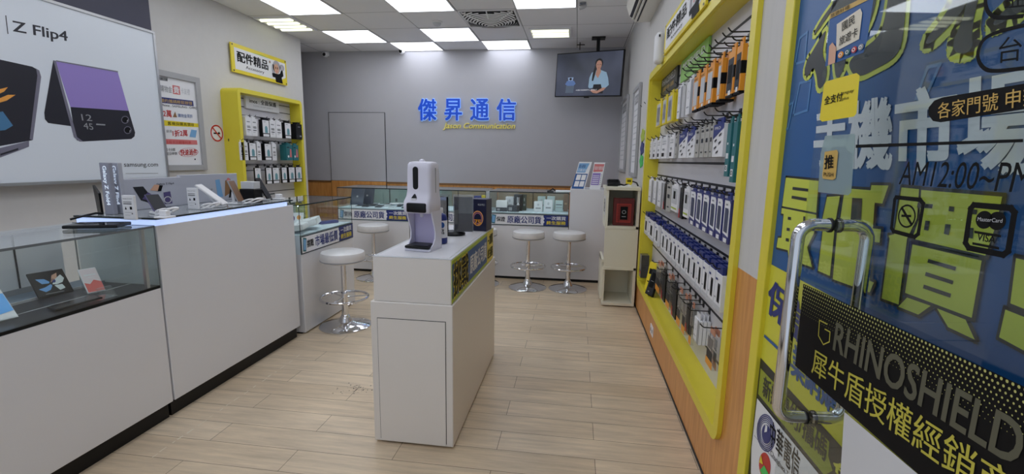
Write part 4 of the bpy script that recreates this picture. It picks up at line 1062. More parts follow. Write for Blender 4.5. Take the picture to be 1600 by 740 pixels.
# dark carton with the glowing ring print
t = thing('headset_carton', 'dark blue carton with a glowing orange ring print on the central cabinet', 'box', (-.555, 2.62, .8605), rz=math.radians(-8))
DB = mat('dark_blue_carton', (30, 32, 62), .35)
m = MB(); m.box(-.05, .05, 0, .10, 0, .185, DB, .002, 1); m.build('carton', t)
m = MB(); F = Face(m, (0, 0, 0), (0, -1, 0)); A = lambda s, q: Vector((-.05 + .1 * s, 0, .185 * q))
F.ring(A, .48, .40, .34, .24, .85, mat('ring_glow_print', (240, 170, 110), .4), 1); F.ring(A, .48, .40, .26, .18, .85, mat('ring_pink_print', (190, 120, 150), .4), 1); F.tA(A, '75', .28, .68, .20, .36, ORANGE, 2, .03); F.tA(A, 'RGB PRO', .5, .9, .80, .86, LGREY, 2)
m.build('ring_print', t)

# ================================================================== TALL COUNTER TOP: phone demo displays
TZ = .9815
def wedge_display(name, lab, x0, x1, y0, y1, h, front, art, hx=.0):
    pass
# two upright illuminated pillars
GP = mat('pillar_grey', (148, 150, 164), .4); GP2 = mat('pillar_pale', (178, 180, 192), .4); LIT = mat('lit_lettering', (225, 238, 255), .4, emit=.9)
def pillar(lab, pa, pb, s, body, X0, Y):
    a, b = uy(pa, 340, Y), uy(pb, 340, Y); top = uy((pa + pb) / 2 - 9, 254, Y).z
    o = Vector(((a.x + b.x) / 2, Y, TZ)); t = thing('demo_pillar', lab, 'display pillar', o, 'grey phone demo pillars')
    m = MB(o); m.box(a.x, b.x, Y, Y + .022, TZ, top, body, .002, 1); m.build('body', t)
    m = MB(o); F = Face(m, (0, Y, 0), (0, -1, 0)); w = b.x - a.x
    # lettering running downwards
    F.text(s, Vector((a.x + w * .25, Y, top - .015)), Vector((a.x + w * .25, Y, top - .20)), Vector((a.x + w * .75, Y, top - .015)), LIT, 1, .015); m.build('lettering', t)
pillar('darker grey pillar with lit vertical lettering, left of the pair', 165, 179, 'Galaxy Z Fold4', GP, 0, 1.93)
pillar('paler grey pillar with lit vertical lettering, right of the pair', 179.5, 194, 'Galaxy Z Flip4', GP2, 0, 1.97)
# black wedge panel at the left end
o = Vector((-2.30, 1.97, TZ)); m = MB(o); a, b = uy(140, 285, 1.96), uy(165, 340, 1.93)
m.prism([(a.x, 1.98, TZ), (-2.26, 1.935, TZ), (-2.262, 1.935, TZ + .10), (a.x - .01, 1.98, TZ + .135)], (0, .012, 0), BLACK); bk = m.build('demo_side_panel')
tag(bk, 'black slanted end panel left of the grey demo pillars', 'panel')
def demo_card(lab, P4, X, art):
    """standing board whose face looks at the aisle: P4 = BL BR TR TL"""
    F = Face(MB(), (X, 0, 0), (1, 0, 0)); Q = [F.px(p) for p in P4]
    y0, y1 = (Q[0].y + Q[3].y) / 2, (Q[1].y + Q[2].y) / 2; zt = (Q[2].z + Q[3].z) / 2
    o = Vector((X, (y0 + y1) / 2, TZ)); t = thing('demo_backboard', lab, 'display board', o, 'grey demo backboards on the tall counter')
    m = MB(o); m.box(X - .016, X, y0, y1, TZ, zt, mat('backboard_grey', (186, 188, 200), .4), .002, 1); m.build('board', t)
    m = MB(o); F = Face(m, (X, 0, 0), (1, 0, 0)); A = lambda s, q: Vector((X, y0 + (y1 - y0) * s, TZ + (zt - TZ) * q)); art(F, A); m.build('print', t)
    return t
def art1(F, A):
    F.tA(A, 'Galaxy Z Flip4', .56, .86, .74, .82, INK, 1, .01)
    F.shape(A, [(.18, .74), (.34, .74), (.40, .55), (.60, .20), (.50, .12), (.28, .30)], DARK, 1); F.shape(A, [(.40, .55), (.50, .40), (.52, .2), (.30, .34)], mat('plum_phone', (86, 76, 124), .3), 2)
    F.shape(A, [(.44, .60), (.52, .78), (.60, .76), (.58, .56)], SKIN, 2); F.shape(A, [(.56, .55), (.60, .75), (.66, .74), (.62, .55)], INK, 3)
    F.shape(A, [(.66, .10), (.80, .10), (.78, .52), (.66, .50)], mat('plum_phone'), 1); F.ring(A, .72, .24, .07, .12, .75, LGREY, 2, 20)
def art2(F, A):
    F.shape(A, [(.60, .14), (.70, .14), (.66, .80), (.58, .78)], SKY, 1); F.shape(A, [(.73, .14), (.88, .30), (.86, .80), (.76, .74)], BROWN, 1); F.disc(A, .82, .76, .03, .08, PINK, 2)
    F.shape(A, [(.80, .08), (.84, .08), (.88, .52), (.86, .56)], INK, 2); F.tA(A, 'Galaxy S22', .40, .52, .40, .47, INK, 1)
demo_card('grey backboard printed with purple folding phones on the tall counter', [(192, 340), (285, 322), (284, 275), (188, 281)], -2.26, art1)
demo_card('grey backboard printed with blue and brown phones on the tall counter', [(286, 322), (372, 309), (371, 271), (277, 273)], -2.27, art2)
def price_card(lab, px, py, h, Y0=None, X=-2.02, w=.055):
    p = uz(px, py, TZ); o = Vector((p.x, p.y, TZ)); t = thing('price_card', lab, 'price card', o, 'white spec cards on the tall counter')
    m = MB(o); m.box(p.x - w / 2, p.x + w / 2, p.y, p.y + .012, TZ, TZ + h, PWHITE, .001, 1)
    F = Face(m, (0, p.y, 0), (0, -1, 0)); A = lambda s, q: Vector((p.x - w / 2 + w * s, p.y, TZ + h * q))
    F.tA(A, 'Galaxy Z Fold4', .1, .9, .84, .88, INK, 1); F.rect(A, .12, .8, .72, .74, INK, 1); F.rect(A, .12, .8, .64, .67, INK, 1)
    F.shape(A, [(.2, .42), (.36, .42), (.28, .54)], INK, 1); F.rect(A, .62, .8, .42, .54, INK, 1); F.rect(A, .15, .85, .30, .31, GREY, 1); F.rect(A, .15, .6, .18, .19, GREY, 1); F.disc(A, .78, .25, .06, .02, INK, 1)
    m.build('card', t)
    m = MB(o); m.box(p.x - w / 2 - .004, p.x + w / 2 + .004, p.y - .008, p.y + .024, TZ, TZ + .006, CLEARP); m.build('holder', t)
price_card('white spec card in front of the paler pillar', 203, 343, .108, w=.06)
price_card('white spec card in front of the second backboard', 302, 327, .115, w=.06)
# demo phones on white stands
def stand_phone(lab, px, py, rz, tilt, L, Wd, face, body, art=None):
    p = uz(px, py, TZ); t = slab('demo_phone', lab, 'phone', (p.x, p.y, TZ + .012), Wd, L, .008, tilt, rz, face, body, art, 'demo phones on the tall counter')
    m = MB(); m.box(-.03, .03, .0, .06, -.012, .0, PWHITE, .004); m.tube([(0, .04, 0), (0, L * math.cos(tilt) * .7, L * math.sin(tilt) * .66)], .008, PWHITE, 10); m.build('security_stand', t)
    return t
stand_phone('dark purple folding phone leaning on a stand beside the first spec card', 252, 334, math.radians(65), math.radians(38), .12, .06, DARK, mat('plum_phone'))
stand_phone('white phone with pale back leaning on a stand near the second spec card', 352, 323, math.radians(112), math.radians(40), .17, .085, PWHITE, PWHITE)
stand_phone('dark phone leaning upright near the far end of the tall counter', 420, 313, math.radians(100), math.radians(62), .15, .065, mat('glossy_black'), BLACK)
stand_phone('slim brown backed phone on a stand in the middle of the tall counter', 376, 319, math.radians(95), math.radians(66), .14, .06, mat('bronze_phone', (120, 86, 60), .3), GREY)
# box holder, cables and small bits
o = uz(398, 317, TZ); t = thing('leaflet_box', 'black and white leaflet box near the far end of the tall counter', 'box', (o.x - .05, o.y, TZ))
m = MB(); m.box(-.05, .05, 0, .08, 0, .085, BLACK, .003, 1); m.build('holder', t)
m = MB(); m.box(-.045, .045, .01, .07, .0855, .13, LGREY, .002, 1); m.build('leaflets', t)
def coil(lab, px, py, r, m0, seed, loops=2):
    random.seed(seed); p = uz(px, py, TZ); pts = []
    for k in range(loops * 14):
        a = 2 * PI * k / 14; rr_ = r * (.75 + .25 * math.sin(k * .9)); pts.append((p.x + rr_ * math.cos(a), p.y + rr_ * 1.5 * math.sin(a), TZ + .006 + .014 * (1 + math.sin(k * .55))))
    m = MB((p.x, p.y, TZ)); m.tube(pts, .0045, m0, 7); tag(m.build('coiled_cable'), lab, 'cable')
coil('white coiled tether cable in front of the leaflet box', 396, 319, .045, PWHITE, 3)
coil('white coiled tether cable under the leaning white phone', 330, 327, .035, PWHITE, 4)
coil('white coiled tether cable beside the dark purple phone', 262, 336, .035, PWHITE, 5)
coil('dark tether cable behind the white coiled one', 382, 314, .05, DARK, 6)
for px, py, lab in ((258, 340, 'small white square phone holder in front of the purple phones'), (436, 311, 'small white phone holder at the far end of the tall counter')):
    p = uz(px, py, TZ); t = thing('phone_holder', lab, 'holder', (p.x, p.y, TZ))
    m = MB(); m.box(-.03, .03, -.03, .03, 0, .008, PWHITE, .002, 1); m.build('base', t)
    m = MB(); m.box(-.02, .02, -.012, .012, .008, .035, PWHITE, .004); m.build('block', t)
p = uz(446, 311, TZ); m = MB((p.x, p.y, TZ)); m.tube([(p.x - .1, p.y - .12, TZ + .03), (p.x - .1, p.y + .03, TZ + .034)], .004, BLACK, 8); m.tube([(p.x - .1, p.y - .03, TZ), (p.x - .1, p.y - .03, TZ + .034)], .004, BLACK, 8); m.box(p.x - .12, p.x - .08, p.y - .05, p.y - .01, TZ, TZ + .005, BLACK)
tag(m.build('cable_rail'), 'small black wire rail at the far end of the tall counter', 'rail')

# ================================================================== PRODUCT PACKS
def pk_art(kind, F, A, w, h):
    R_ = lambda *a: F.rect(A, *a)
    if kind == 'yellow': R_(.10, .80, .06, .94, LGREY, 1); R_(.2, .7, .2, .8, SILVER, 2)
    elif kind == 'white': R_(.1, .55, .1, .28, INK, 1); R_(.15, .8, .7, .74, GREY, 1); R_(.2, .6, .4, .5, GREY, 1); F.tA(A, 'CABLE', .15, .85, .80, .88, GREY, 1)
    elif kind == 'whitegrey': R_(.65, 1, 0, 1, GREY, 1); R_(.1, .5, .2, .24, GREY, 1); F.ring(A, .32, .6, .2, .12, .8, LGREY, 1, 12)
    elif kind == 'orange': R_(.10, .80, .16, .84, LGREY, 1);  R_(.5, .78, .05, .13, PWHITE, 2); F.tA(A, 'RHINO', .1, .7, .87, .93, INK, 2)
    elif kind == 'orangeblack': R_(.08, .85, .10, .84, DARK, 1); R_(.2, .7, .3, .7, INK, 2); R_(.4, .75, .04, .14, PWHITE, 2)
    elif kind == 'diag': 
        F.shape(A, [(0, 1), (1, 1), (1, .86), (0, .55)][::-1], NAVY, 1); F.tA(A, 'PRO', .15, .7, .84, .93, PWHITE, 2)
        for s, q in ((.3, .5), (.7, .66), (.3, .28), (.7, .42), (.5, .14)): F.shape(A, [(s - .1, q - .05), (s + .1, q + .01), (s + .1, q + .07), (s - .1, q + .01)], DARK, 2)
    elif kind == 'strip': R_(.2, .8, .86, .93, DARK, 1); R_(.25, .75, .5, .64, DARK, 1); R_(.3, .7, .15, .2, DARK, 1)
    elif kind == 'teal': R_(.2, .8, .1, .22, PWHITE, 1); R_(.2, .8, .34, .44, PWHITE, 1); R_(.3, .6, .6, .64, PWHITE, 1); F.ring(A, .5, .16, .2, .04, .6, DARK, 2, 12)
    elif kind == 'adapter': R_(.1, .9, .30, .9, LGREY, 1); R_(.35, .65, .5, .8, INK, 2); R_(.1, .9, .1, .16, LIME, 2)
    elif kind == 'bluepack': F.shape(A, [(.06, .22), (.94, .16), (.94, .90), (.78, .97), (.06, .97)], PWHITE, 1); F.shape(A, [(.22, .26), (.78, .24), (.78, .74), (.70, .80), (.22, .80)], mat('slate_print', (60, 66, 96), .4), 2); R_(.3, .8, .02, .12, PWHITE, 2); R_(.3, .6, .86, .90, GREY, 2)
    elif kind == 'navytab': R_(.45, .80, .22, .74, DARK, 1); R_(.50, .75, .28, .68, INK, 2); R_(0, 1, 0, .14, LGREY, 1); R_(.1, .4, .8, .86, NAVY, 2); R_(.1, .3, .3, .34, GREY, 2)
    elif kind == 'clearcase': R_(.15, .85, .55, .90, SMOKE, 1); R_(0, 1, 0, .22, ORANGE, 1); R_(.1, .9, .22, .5, DARK, 1)
    elif kind == 'darkcase': R_(.2, .8, .15, .85, DARK, 1); R_(0, .35, 0, .3, RED, 1)
    elif kind == 'leftwhite':
        R_(.2, .75, .74, .80, GREY, 1); F.tA(A, '保護貼', .2, .8, .42, .56, INK, 1, .01); R_(.2, .8, .30, .34, INK, 1); R_(.2, .6, .2, .22, GREY, 1)
    elif kind == 'leftblack':
        R_(.06, .94, .22, .97, PWHITE, 1); R_(.10, .90, .02, .17, PWHITE, 1); F.shape(A, [(.34, .24), (.72, .24), (.72, .54), (.6, .64), (.44, .64), (.34, .54)], mat('cyan_case', (110, 160, 170), .4), 2); R_(.2, .5, .86, .89, GREY, 2)
    elif kind == 'leftteal': F.shape(A, [(.5, .2), (.85, .2), (.8, .7), (.6, .75)], PINK, 1); F.disc(A, .3, .25, .12, .08, PWHITE, 1); R_(.1, .5, .8, .86, DARK, 1)
    elif kind == 'leftdark': R_(0, 1, .12, .30, DARK, 1); R_(.55, .85, .18, .26, GREY, 2); R_(.3, .7, .8, .84, GREY, 1)
BODY = {'yellow': YPRINT, 'white': PWHITE, 'whitegrey': PWHITE, 'orange': ORANGE, 'orangeblack': ORANGE, 'diag': PWHITE, 'strip': mat('stone_carton', (176, 174, 168), .5), 'teal': TEAL, 'adapter': PWHITE,
        'bluepack': mat('indigo_card', (50, 54, 120), .4), 'navytab': PWHITE, 'clearcase': CLEARP, 'darkcase': BLACK, 'leftwhite': PWHITE, 'leftblack': BLACK, 'leftteal': TEAL, 'leftdark': BLACK}
TABM = {'navytab': NAVY, 'bluepack': NAVY, 'diag': NAVY, 'clearcase': mat('copper_tab', (204, 140, 112), .4), 'leftblack': BLACK, 'leftteal': TEAL, 'orange': ORANGE}
KNAME = {'yellow': 'yellow_case_box', 'white': 'cable_box', 'whitegrey': 'film_box', 'orange': 'orange_case_box', 'orangeblack': 'orange_case_box', 'diag': 'charger_pack', 'strip': 'slim_carton', 'teal': 'teal_pack', 'adapter': 'adapter_pack',
         'bluepack': 'indigo_film_pack', 'navytab': 'glass_film_box', 'clearcase': 'clear_case_box', 'darkcase': 'dark_case_box', 'leftwhite': 'white_film_pack', 'leftblack': 'black_case_pack', 'leftteal': 'teal_case_pack', 'leftdark': 'black_film_pack'}
KLAB = {'yellow': 'yellow box with silver window', 'white': 'slim white cable box', 'whitegrey': 'white and grey film box', 'orange': 'orange box with grey window', 'orangeblack': 'orange box with dark window',
        'diag': 'navy and white charger pack', 'strip': 'stone grey slim carton', 'teal': 'long teal pack', 'adapter': 'white pack with green stripe', 'bluepack': 'indigo pack picturing dark phone', 'navytab': 'white box with navy tab',
        'clearcase': 'clear box with orange foot', 'darkcase': 'dark case box', 'leftwhite': 'white film pack', 'leftblack': 'black pack picturing teal phone', 'leftteal': 'teal phone case pack', 'leftdark': 'black film pack'}
count = {}
def hang(kind, y0, y1, z0, z1, xf, n, rowlab, nx, t=.016, tab=True, rowkey='', hookz=None, simple=False):
    """n packs on one hook; xf = x of the front face, nx = facing (+1 aisle of left wall, -1 of right wall)"""
    w = abs(y1 - y0); cy = (y0 + y1) / 2
    first = None
    for i in range(n):
        x = xf - nx * i * (t + .0015)
        key = (rowkey, kind); count[key] = count.get(key, 0) + 1
        lab = '%s, %s from far end, %s' % (KLAB[kind], CN.get(count[key], 'last'), rowlab)
        if first is None:
            hw = w / 2; A = (lambda s, q: Vector((0, nx * (-hw + w * s), z0 - z1 + (z1 - z0) * q)))
            if simple:
                m = MB(); m.box(-nx * t, 0, -hw, hw, z0 - z1, 0, BODY[kind])
                F = Face(m, (0, 0, 0), (nx, 0, 0)); pk_art(kind, F, A, w, z1 - z0)
                if tab: m.box(-nx * t * .3, -nx * t * .7, -hw * .5, hw * .5, 0, .022, TABM.get(kind, BODY[kind]))
                ob = m.build(KNAME[kind]); ob.location = (x, cy, z1); tag(ob, lab, 'box', 'packs in ' + rowlab); first = ob
            else:
                tk = .1 if kind == 'navytab' else .3
                ob = thing(KNAME[kind], lab, 'box', (x, cy, z1), 'packs in ' + rowlab)
                m = MB(); m.box(-nx * t, 0, -hw, hw, z0 - z1, 0, BODY[kind], .0012, 1); m.build('carton', ob)
                if kind.startswith('orange'):
                    m = MB(); hh = z1 - z0; m.box(-nx * (t + .0004), nx * .0004, -hw - .0006, -hw * .62, -hh * .60, -hh * .34, INK); m.build('black_band', ob); m = MB(); m.box(-nx * (t + .0004), nx * .0004, -hw - .0006, hw + .0006, -hh - .0004, -hh * .95, INK); m.build('black_foot', ob)
                m = MB(); F = Face(m, (0, 0, 0), (nx, 0, 0)); pk_art(kind, F, A, w, z1 - z0); m.build('front_print', ob)
                if tab:
                    m = MB(); m.box(-nx * t * tk, -nx * t * (.9 - tk), -hw * (.9 - tk), hw * (.9 - tk), 0, .026 if tk > .2 else .032, TABM.get(kind, BODY[kind])); m.build('hang_tab', ob)
                first = ob
        else: dup(first, (x, cy, z1), lab)

# ------------------------------------------------------------------ big yellow case on the right wall
BX = .655; FX = .548
o = Vector((FX, 2.83, .25)); CR = thing('yellow_display_case', 'long yellow framed slat wall case full of phone accessories on the right wall', 'display case', o)
def rounded_frame(m, y0, y1, z0, z1, th, r, xa, xb, mm, n=7):
    def loop(y0, y1, z0, z1, r):
        pts = []
        for cy_, cz_, a0 in ((y1 - r, z1 - r, 0), (y0 + r, z1 - r, PI / 2), (y0 + r, z0 + r, PI), (y1 - r, z0 + r, 1.5 * PI)):
            for k in range(n): a = a0 + PI / 2 * k / (n - 1); pts.append((cy_ + r * math.cos(a), cz_ + r * math.sin(a)))
        return pts
    O_ = loop(y0, y1, z0, z1, r); I_ = loop(y0 + th, y1 - th, z0 + th, z1 - th, max(.004, r - th)); N_ = len(O_)
    vs = [(xa, y, z) for y, z in O_] + [(xa, y, z) for y, z in I_] + [(xb, y, z) for y, z in O_] + [(xb, y, z) for y, z in I_]
    fs = []
    for i in range(N_):
        j = (i + 1) % N_
        fs += [(i, j, N_ + j, N_ + i), (N_ + i, N_ + j, 3 * N_ + j, 3 * N_ + i), (i, 2 * N_ + i, 2 * N_ + j, j), (2 * N_ + i, 3 * N_ + i, 3 * N_ + j, 2 * N_ + j)]
    m.add(vs, fs, mm)
m = MB(o); rounded_frame(m, 1.66, 4.01, .236, 1.965, .05, .07, FX, XR - .0005, YEL); m.build('front_frame', CR)
m = MB(o); rounded_frame(m, 1.702, 3.968, .264, 1.923, .012, .05, XR - .001, BX + .01, YEL); m.build('inner_lining', CR)
SLAT = mat('slat_white', (214, 212, 216), .4)
m = MB(o); m.box(BX, BX + .012, 1.714, 3.956, .276, 1.911, SLAT)
for z in (1.84, 1.755, 1.47, 1.27, 1.17, .878, .59, .395, 1.62, 1.02, .74): m.box(BX - .001, BX + .001, 1.714, 3.956, z - (.006 if z not in (1.62, 1.02, .74) else .0015), z + (.006 if z not in (1.62, 1.02, .74) else .0015), DARK)
m.build('slat_board', CR)
HK = mat('hook_steel', (60, 60, 64), .3, metal=.8)
hookm = {}
def hook(case, o, y, z, nx, L, up=True, back=None):
    key = (nx, L, up)
    if key not in hookm:
        m = MB(); m.tube([(0, 0, 0), (nx * L, 0, 0), (nx * (L + .008), 0, .004), (nx * (L + .018), 0, .016 if up else .006)], .0028, HK, 6); m.box(0, nx * .004, -.012, .012, -.012, .012, HK); ob = m.build('hook', case); hookm[key] = ob
        ob.location = Vector((back, y, z)) - o
    else:
        ob = hookm[key].copy(); COL.objects.link(ob); ob.parent = case; ob.location = Vector((back, y, z)) - o
def rowR(spec, zt, zb, hz, xf, rowlab, key, t=.016, ymid=None, L=.085):
    """spec items: kind, far px, near px, number on the hook, (opt) top z, bottom z"""
    for it in spec:
        kind, pa, pb, n = it[:4]; z1, z0 = (it[4], it[5]) if len(it) > 4 else (zt, zb)
        zc = (z0 + z1) / 2
        # find the photo line that reads this height: iterate on y pixel
        def Yat(px):
            ylo, yhi = 60., 640.
            for _ in range(40):
                ym = (ylo + yhi) / 2
                if ux(px, ym, xf).z > zc: ylo = ym
                else: yhi = ym
            return ux(px, (ylo + yhi) / 2, xf).y
        ya, yb_ = Yat(pa), Yat(pb)
        hang(kind, ya, yb_, z0, z1, xf, n, rowlab, -1, t, True, key)
        hook(CR, o, (ya + yb_) / 2, hz, -1, L, True, BX - .001)
rowR([('yellow', 1025.5, 1033, 1), ('yellow', 1035, 1041.5, 1), ('yellow', 1043, 1051.5, 2), ('whitegrey', 1058.5, 1065.5, 2), ('whitegrey', 1072.5, 1082, 1),
      ('orange', 1083, 1091.5, 1), ('orange', 1093.5, 1102.5, 1), ('orange', 1104, 1114.5, 3), ('orange', 1121, 1127, 3), ('orangeblack', 1136, 1147, 1), ('orangeblack', 1149, 1158, 1)], 1.705, 1.53, 1.722, .585, 'top row of right yellow case', 'R1', .018)
rowR([('white', 1014.5, 1018, 2), ('white', 1020.5, 1025, 1), ('white', 1027, 1032, 2), ('white', 1033.5, 1042, 2), ('white', 1046, 1053, 1), ('strip', 1055, 1057.5, 2), ('diag', 1061, 1072.5, 1), ('diag', 1074, 1085, 1),
      ('strip', 1086.5, 1092, 1), ('strip', 1094, 1100, 1), ('strip', 1101, 1107, 2), ('strip', 1108.5, 1113, 1), ('diag', 1114, 1130, 1), ('teal', 1134, 1140, 1, 1.425, 1.22), ('teal', 1143, 1149, 1, 1.425, 1.20)], 1.432, 1.297, 1.447, .582, 'second row of right yellow case', 'R2', .018)
rowR([('whitegrey', 1013.5, 1020, 1), ('whitegrey', 1021.5, 1027, 1), ('whitegrey', 1028, 1035.5, 1), ('darkcase', 1037, 1040, 2), ('strip', 1041, 1048, 2), ('adapter', 1049, 1059, 2, 1.135, .985), ('darkcase', 1061.5, 1066.5, 2), ('adapter', 1068, 1076, 1, 1.135, .985),
      ('bluepack', 1078, 1086.5, 1), ('bluepack', 1087.5, 1096, 1), ('bluepack', 1097, 1107, 1), ('bluepack', 1108.5, 1118, 1), ('bluepack', 1119, 1128, 1), ('bluepack', 1130, 1140, 1)], 1.135, .965, 1.152, .58, 'third row of right yellow case', 'R3', .014)
R4 = [('navytab', 1006, 1011.5, 1), ('navytab', 1013, 1020.5, 2), ('navytab', 1023, 1028, 2)]
x = 1033.
for w_ in (6, 6, 6.3, 6.5, 7, 7.5, 7.8, 8.2, 8.8, 9.5, 10, 11.5): R4.append(('navytab', x, x + w_ * .86, 2)); x += w_
R4 = [(a, b, c, 3) for a, b, c, d in R4]
rowR(R4, .838, .69, .858, .578, 'fourth row of right yellow case', 'R4', .019)
rowR([('clearcase', 1025, 1031, 2), ('darkcase', 1034, 1039, 1), ('clearcase', 1041, 1046.5, 2), ('darkcase', 1050, 1056, 1), ('clearcase', 1058, 1063.5, 1), ('clearcase', 1066, 1071, 2), ('darkcase', 1072, 1077, 1, .545, .40), ('clearcase', 1077.5, 1081, 1), ('whitegrey', 1084, 1092, 3, .535, .42), ('clearcase', 1104, 1114, 2, .545, .40)],
     .555, .365, .574, .60, 'bottom row of right yellow case', 'R5', .016)
# bare hooks of the upper rails
for px in (1012, 1018, 1080, 1086, 1092, 1098, 1105, 1113, 1122, 1131, 1143, 1152): 
    y = ux(px, 120, .60).y; hook(CR, o, y, 1.765, -1, .085, True, BX - .001)
for px in (1052, 1057, 1062, 1068, 1075, 1083, 1094, 1115, 1133): 
    y = ux(px, 205, .60).y; hook(CR, o, y, 1.48, -1, .085, True, BX - .001)
# two brand header plates
def header(lab, pxs, mm, words, m2, m3):
    F0 = Face(MB(), (.640, 0, 0), (-1, 0, 0)); Q = [F0.px(p) for p in pxs]
    ya, yb_ = (Q[0].y + Q[3].y) / 2, (Q[1].y + Q[2].y) / 2; z0, z1 = (Q[0].z + Q[1].z) / 2, (Q[2].z + Q[3].z) / 2
    oo = Vector((.64, (ya + yb_) / 2, z0)); m = MB(oo); m.box(.640, .6535, yb_, ya, z0, z1, mm, .001, 1)
    F = Face(m, (.640, 0, 0), (-1, 0, 0)); A = lambda s, q: Vector((.640, ya + (yb_ - ya) * s, z0 + (z1 - z0) * q))
    F.tA(A, words[0], .1, .9, .52, .82, m2, 1, .02); F.tA(A, words[1], .2, .85, .2, .4, m3, 1, .01)
    tag(m.build('header_plate'), lab, 'sign')
header('black brand plate at the far top of the right yellow case', [(1032, 152), (1058, 136), (1058, 102), (1033, 121)], mat('plate_black', (44, 46, 50), .4), ('RHINOSHIELD', '犀牛盾'), LGREY, GOLD)
header('green brand plate at the top of the right yellow case', [(1063, 128), (1106, 100), (1106, 63), (1065, 93)], mat('plate_green', (150, 204, 104), .4), ('MOSHIELD', '滿版玻璃貼'), PWHITE, mat('plate_green_dark', (80, 130, 60), .4))
# goods on the yellow ledge at the far end
p = uz(1010, 447, .277)
t = slab('boxed_phone_case', 'black boxed phone case leaning at the far end of the yellow ledge', 'box', (.585, 3.50, .278), .10, .20, .018, math.radians(74), math.radians(-68), DARK, BLACK, lambda F, A: (F.rect(A, .2, .8, .3, .9, INK, 2), F.rect(A, .3, .5, .1, .14, GREY, 3), F.rect(A, .3, .7, .55, .57, GREY, 3)))
slab('yellow_carton', 'bright yellow carton leaning behind the black boxed phone case', 'box', (.60, 3.62, .278), .09, .23, .025, math.radians(80), math.radians(-66), YPRINT, YPRINT, lambda F, A: (F.rect(A, .2, .7, .6, .8, INK, 2), F.rect(A, .2, .6, .3, .34, INK, 2)))
t = thing('dark_case_stack', 'dark boxed cases hanging on the far end of the yellow ledge', 'box', (.565, 3.88, .33))
m = MB(); m.box(-.012, .05, -.045, .045, 0, .19, SMOKE, .002, 1); m.build('carton', t)
m = MB(); m.box(-.008, .046, -.04, .04, .004, .10, DARK); m.box(-.0125, -.012, -.03, .02, .03, .05, RED); m.build('case', t)
# sticky samples on the wall beyond the case
for i, (z, mm, cl) in enumerate(((1.50, LIME, 'yellow-green'), (1.39, NAVY, 'blue'), (1.28, GREEN, 'bright green'))):
    m = MB((XR, 4.27, z)); y = 4.27
    pts = [(XR - .0005, y + .10 * math.cos(a) * (1 + .16 * math.cos(5 * a)), z + .055 * math.sin(a) * (1 + .16 * math.cos(5 * a))) for a in [2 * PI * k / 30 for k in range(30)]]
    m.prism(pts, (-.006, 0, 0), mm); tag(m.build('paper_badge'), '%s paper badge on the wall between the notices and the yellow case' % cl, 'badge')
# outlet
t = thing('wall_outlet', 'white socket plate low on the wooden right wall', 'outlet', (XR, 3.2, .115))
m = MB(); m.box(-.006, 0, -.055, .055, -.035, .035, PWHITE, .002, 1); m.build('plate', t)
for s in (-1, 1):
    m = MB(); m.box(-.0068, -.006, s * .025 - .008, s * .025 + .008, -.012, .012, DARK); m.build('socket', t)

# ------------------------------------------------------------------ yellow case on the left wall
XF = XL + .185; o = Vector((XL, 4.88, .3)); CLs = thing('yellow_display_case', 'smaller yellow framed slat wall case on the left wall', 'display case', o)
m = MB(o); rounded_frame(m, 4.335, 5.435, .30, 1.935, .042, .05, XF, XL + .0005, YEL); m.build('frame', CLs)
m = MB(o); m.box(XL + .001, XL + .05, 4.377, 5.393, .342, 1.893, SLAT)
for z in (1.86, 1.775, 1.69, 1.44, 1.18, 1.115, .87): m.box(XL + .0495, XL + .051, 4.377, 5.393, z - .004, z + .004, DARK)
m.build('slat_board', CLs)
LBX = XL + .051
def rowL(spec, zt, zb, hz, rowlab, key, xf=XF + .0, t=.012):
    for it in spec:
        kind, pa, pb, n = it[:4]
        def Yat(px):
            ylo, yhi = 60., 640.; zc = (zt + zb) / 2
            for _ in range(40):
                ym = (ylo + yhi) / 2
                if ux(px, ym, xf).z > zc: ylo = ym
                else: yhi = ym
            return ux(px, (ylo + yhi) / 2, xf).y
        ya, yb_ = Yat(pa), Yat(pb); z1 = zt; z0 = zb
        hang(kind, ya, yb_, z0, z1, xf, n, rowlab, 1, t, True, key, simple=True)
        hook(CLs, o, (ya + yb_) / 2, hz, 1, .14, True, LBX)
q = lambda x: 340 + x / 4.113
rowL([('leftwhite', q(182), q(218), 8), ('leftwhite', q(220), q(256), 2), ('leftblack', q(287), q(333), 3), ('leftwhite', q(337), q(372), 1), ('leftwhite', q(376), q(412), 2), ('leftblack', q(431), q(473), 3), ('leftdark', q(505), q(543), 5)], 1.655, 1.475, 1.672, 'top row of left yellow case', 'L1')
rowL([('leftwhite', q(146), q(168), 1), ('leftwhite', q(170), q(196), 2), ('leftblack', q(203), q(250), 1), ('leftwhite', q(254), q(280), 2), ('leftblack', q(302), q(348), 3), ('leftwhite', q(352), q(378), 2), ('leftteal', q(442), q(482), 6), ('leftteal', q(486), q(520), 2)], 1.405, 1.225, 1.424, 'second row of left yellow case', 'L2')
rowL([('leftblack', q(240), q(282), 1), ('leftblack', q(312), q(350), 1), ('leftblack', q(354), q(398), 1), ('leftblack', q(412), q(447), 1), ('leftblack', q(457), q(498), 2), ('leftblack', q(502), q(542), 1)], 1.148, .968, 1.167, 'third row of left yellow case', 'L3')
F0 = Face(MB(), (XL + .075, 0, 0), (1, 0, 0)); Q = [F0.px(p_) for p_ in ((384, 169.5), (436, 176), (436, 158), (384, 147.5))]
ya, yb_ = (Q[0].y + Q[3].y) / 2, (Q[1].y + Q[2].y) / 2; z0, z1 = (Q[0].z + Q[1].z) / 2, (Q[2].z + Q[3].z) / 2
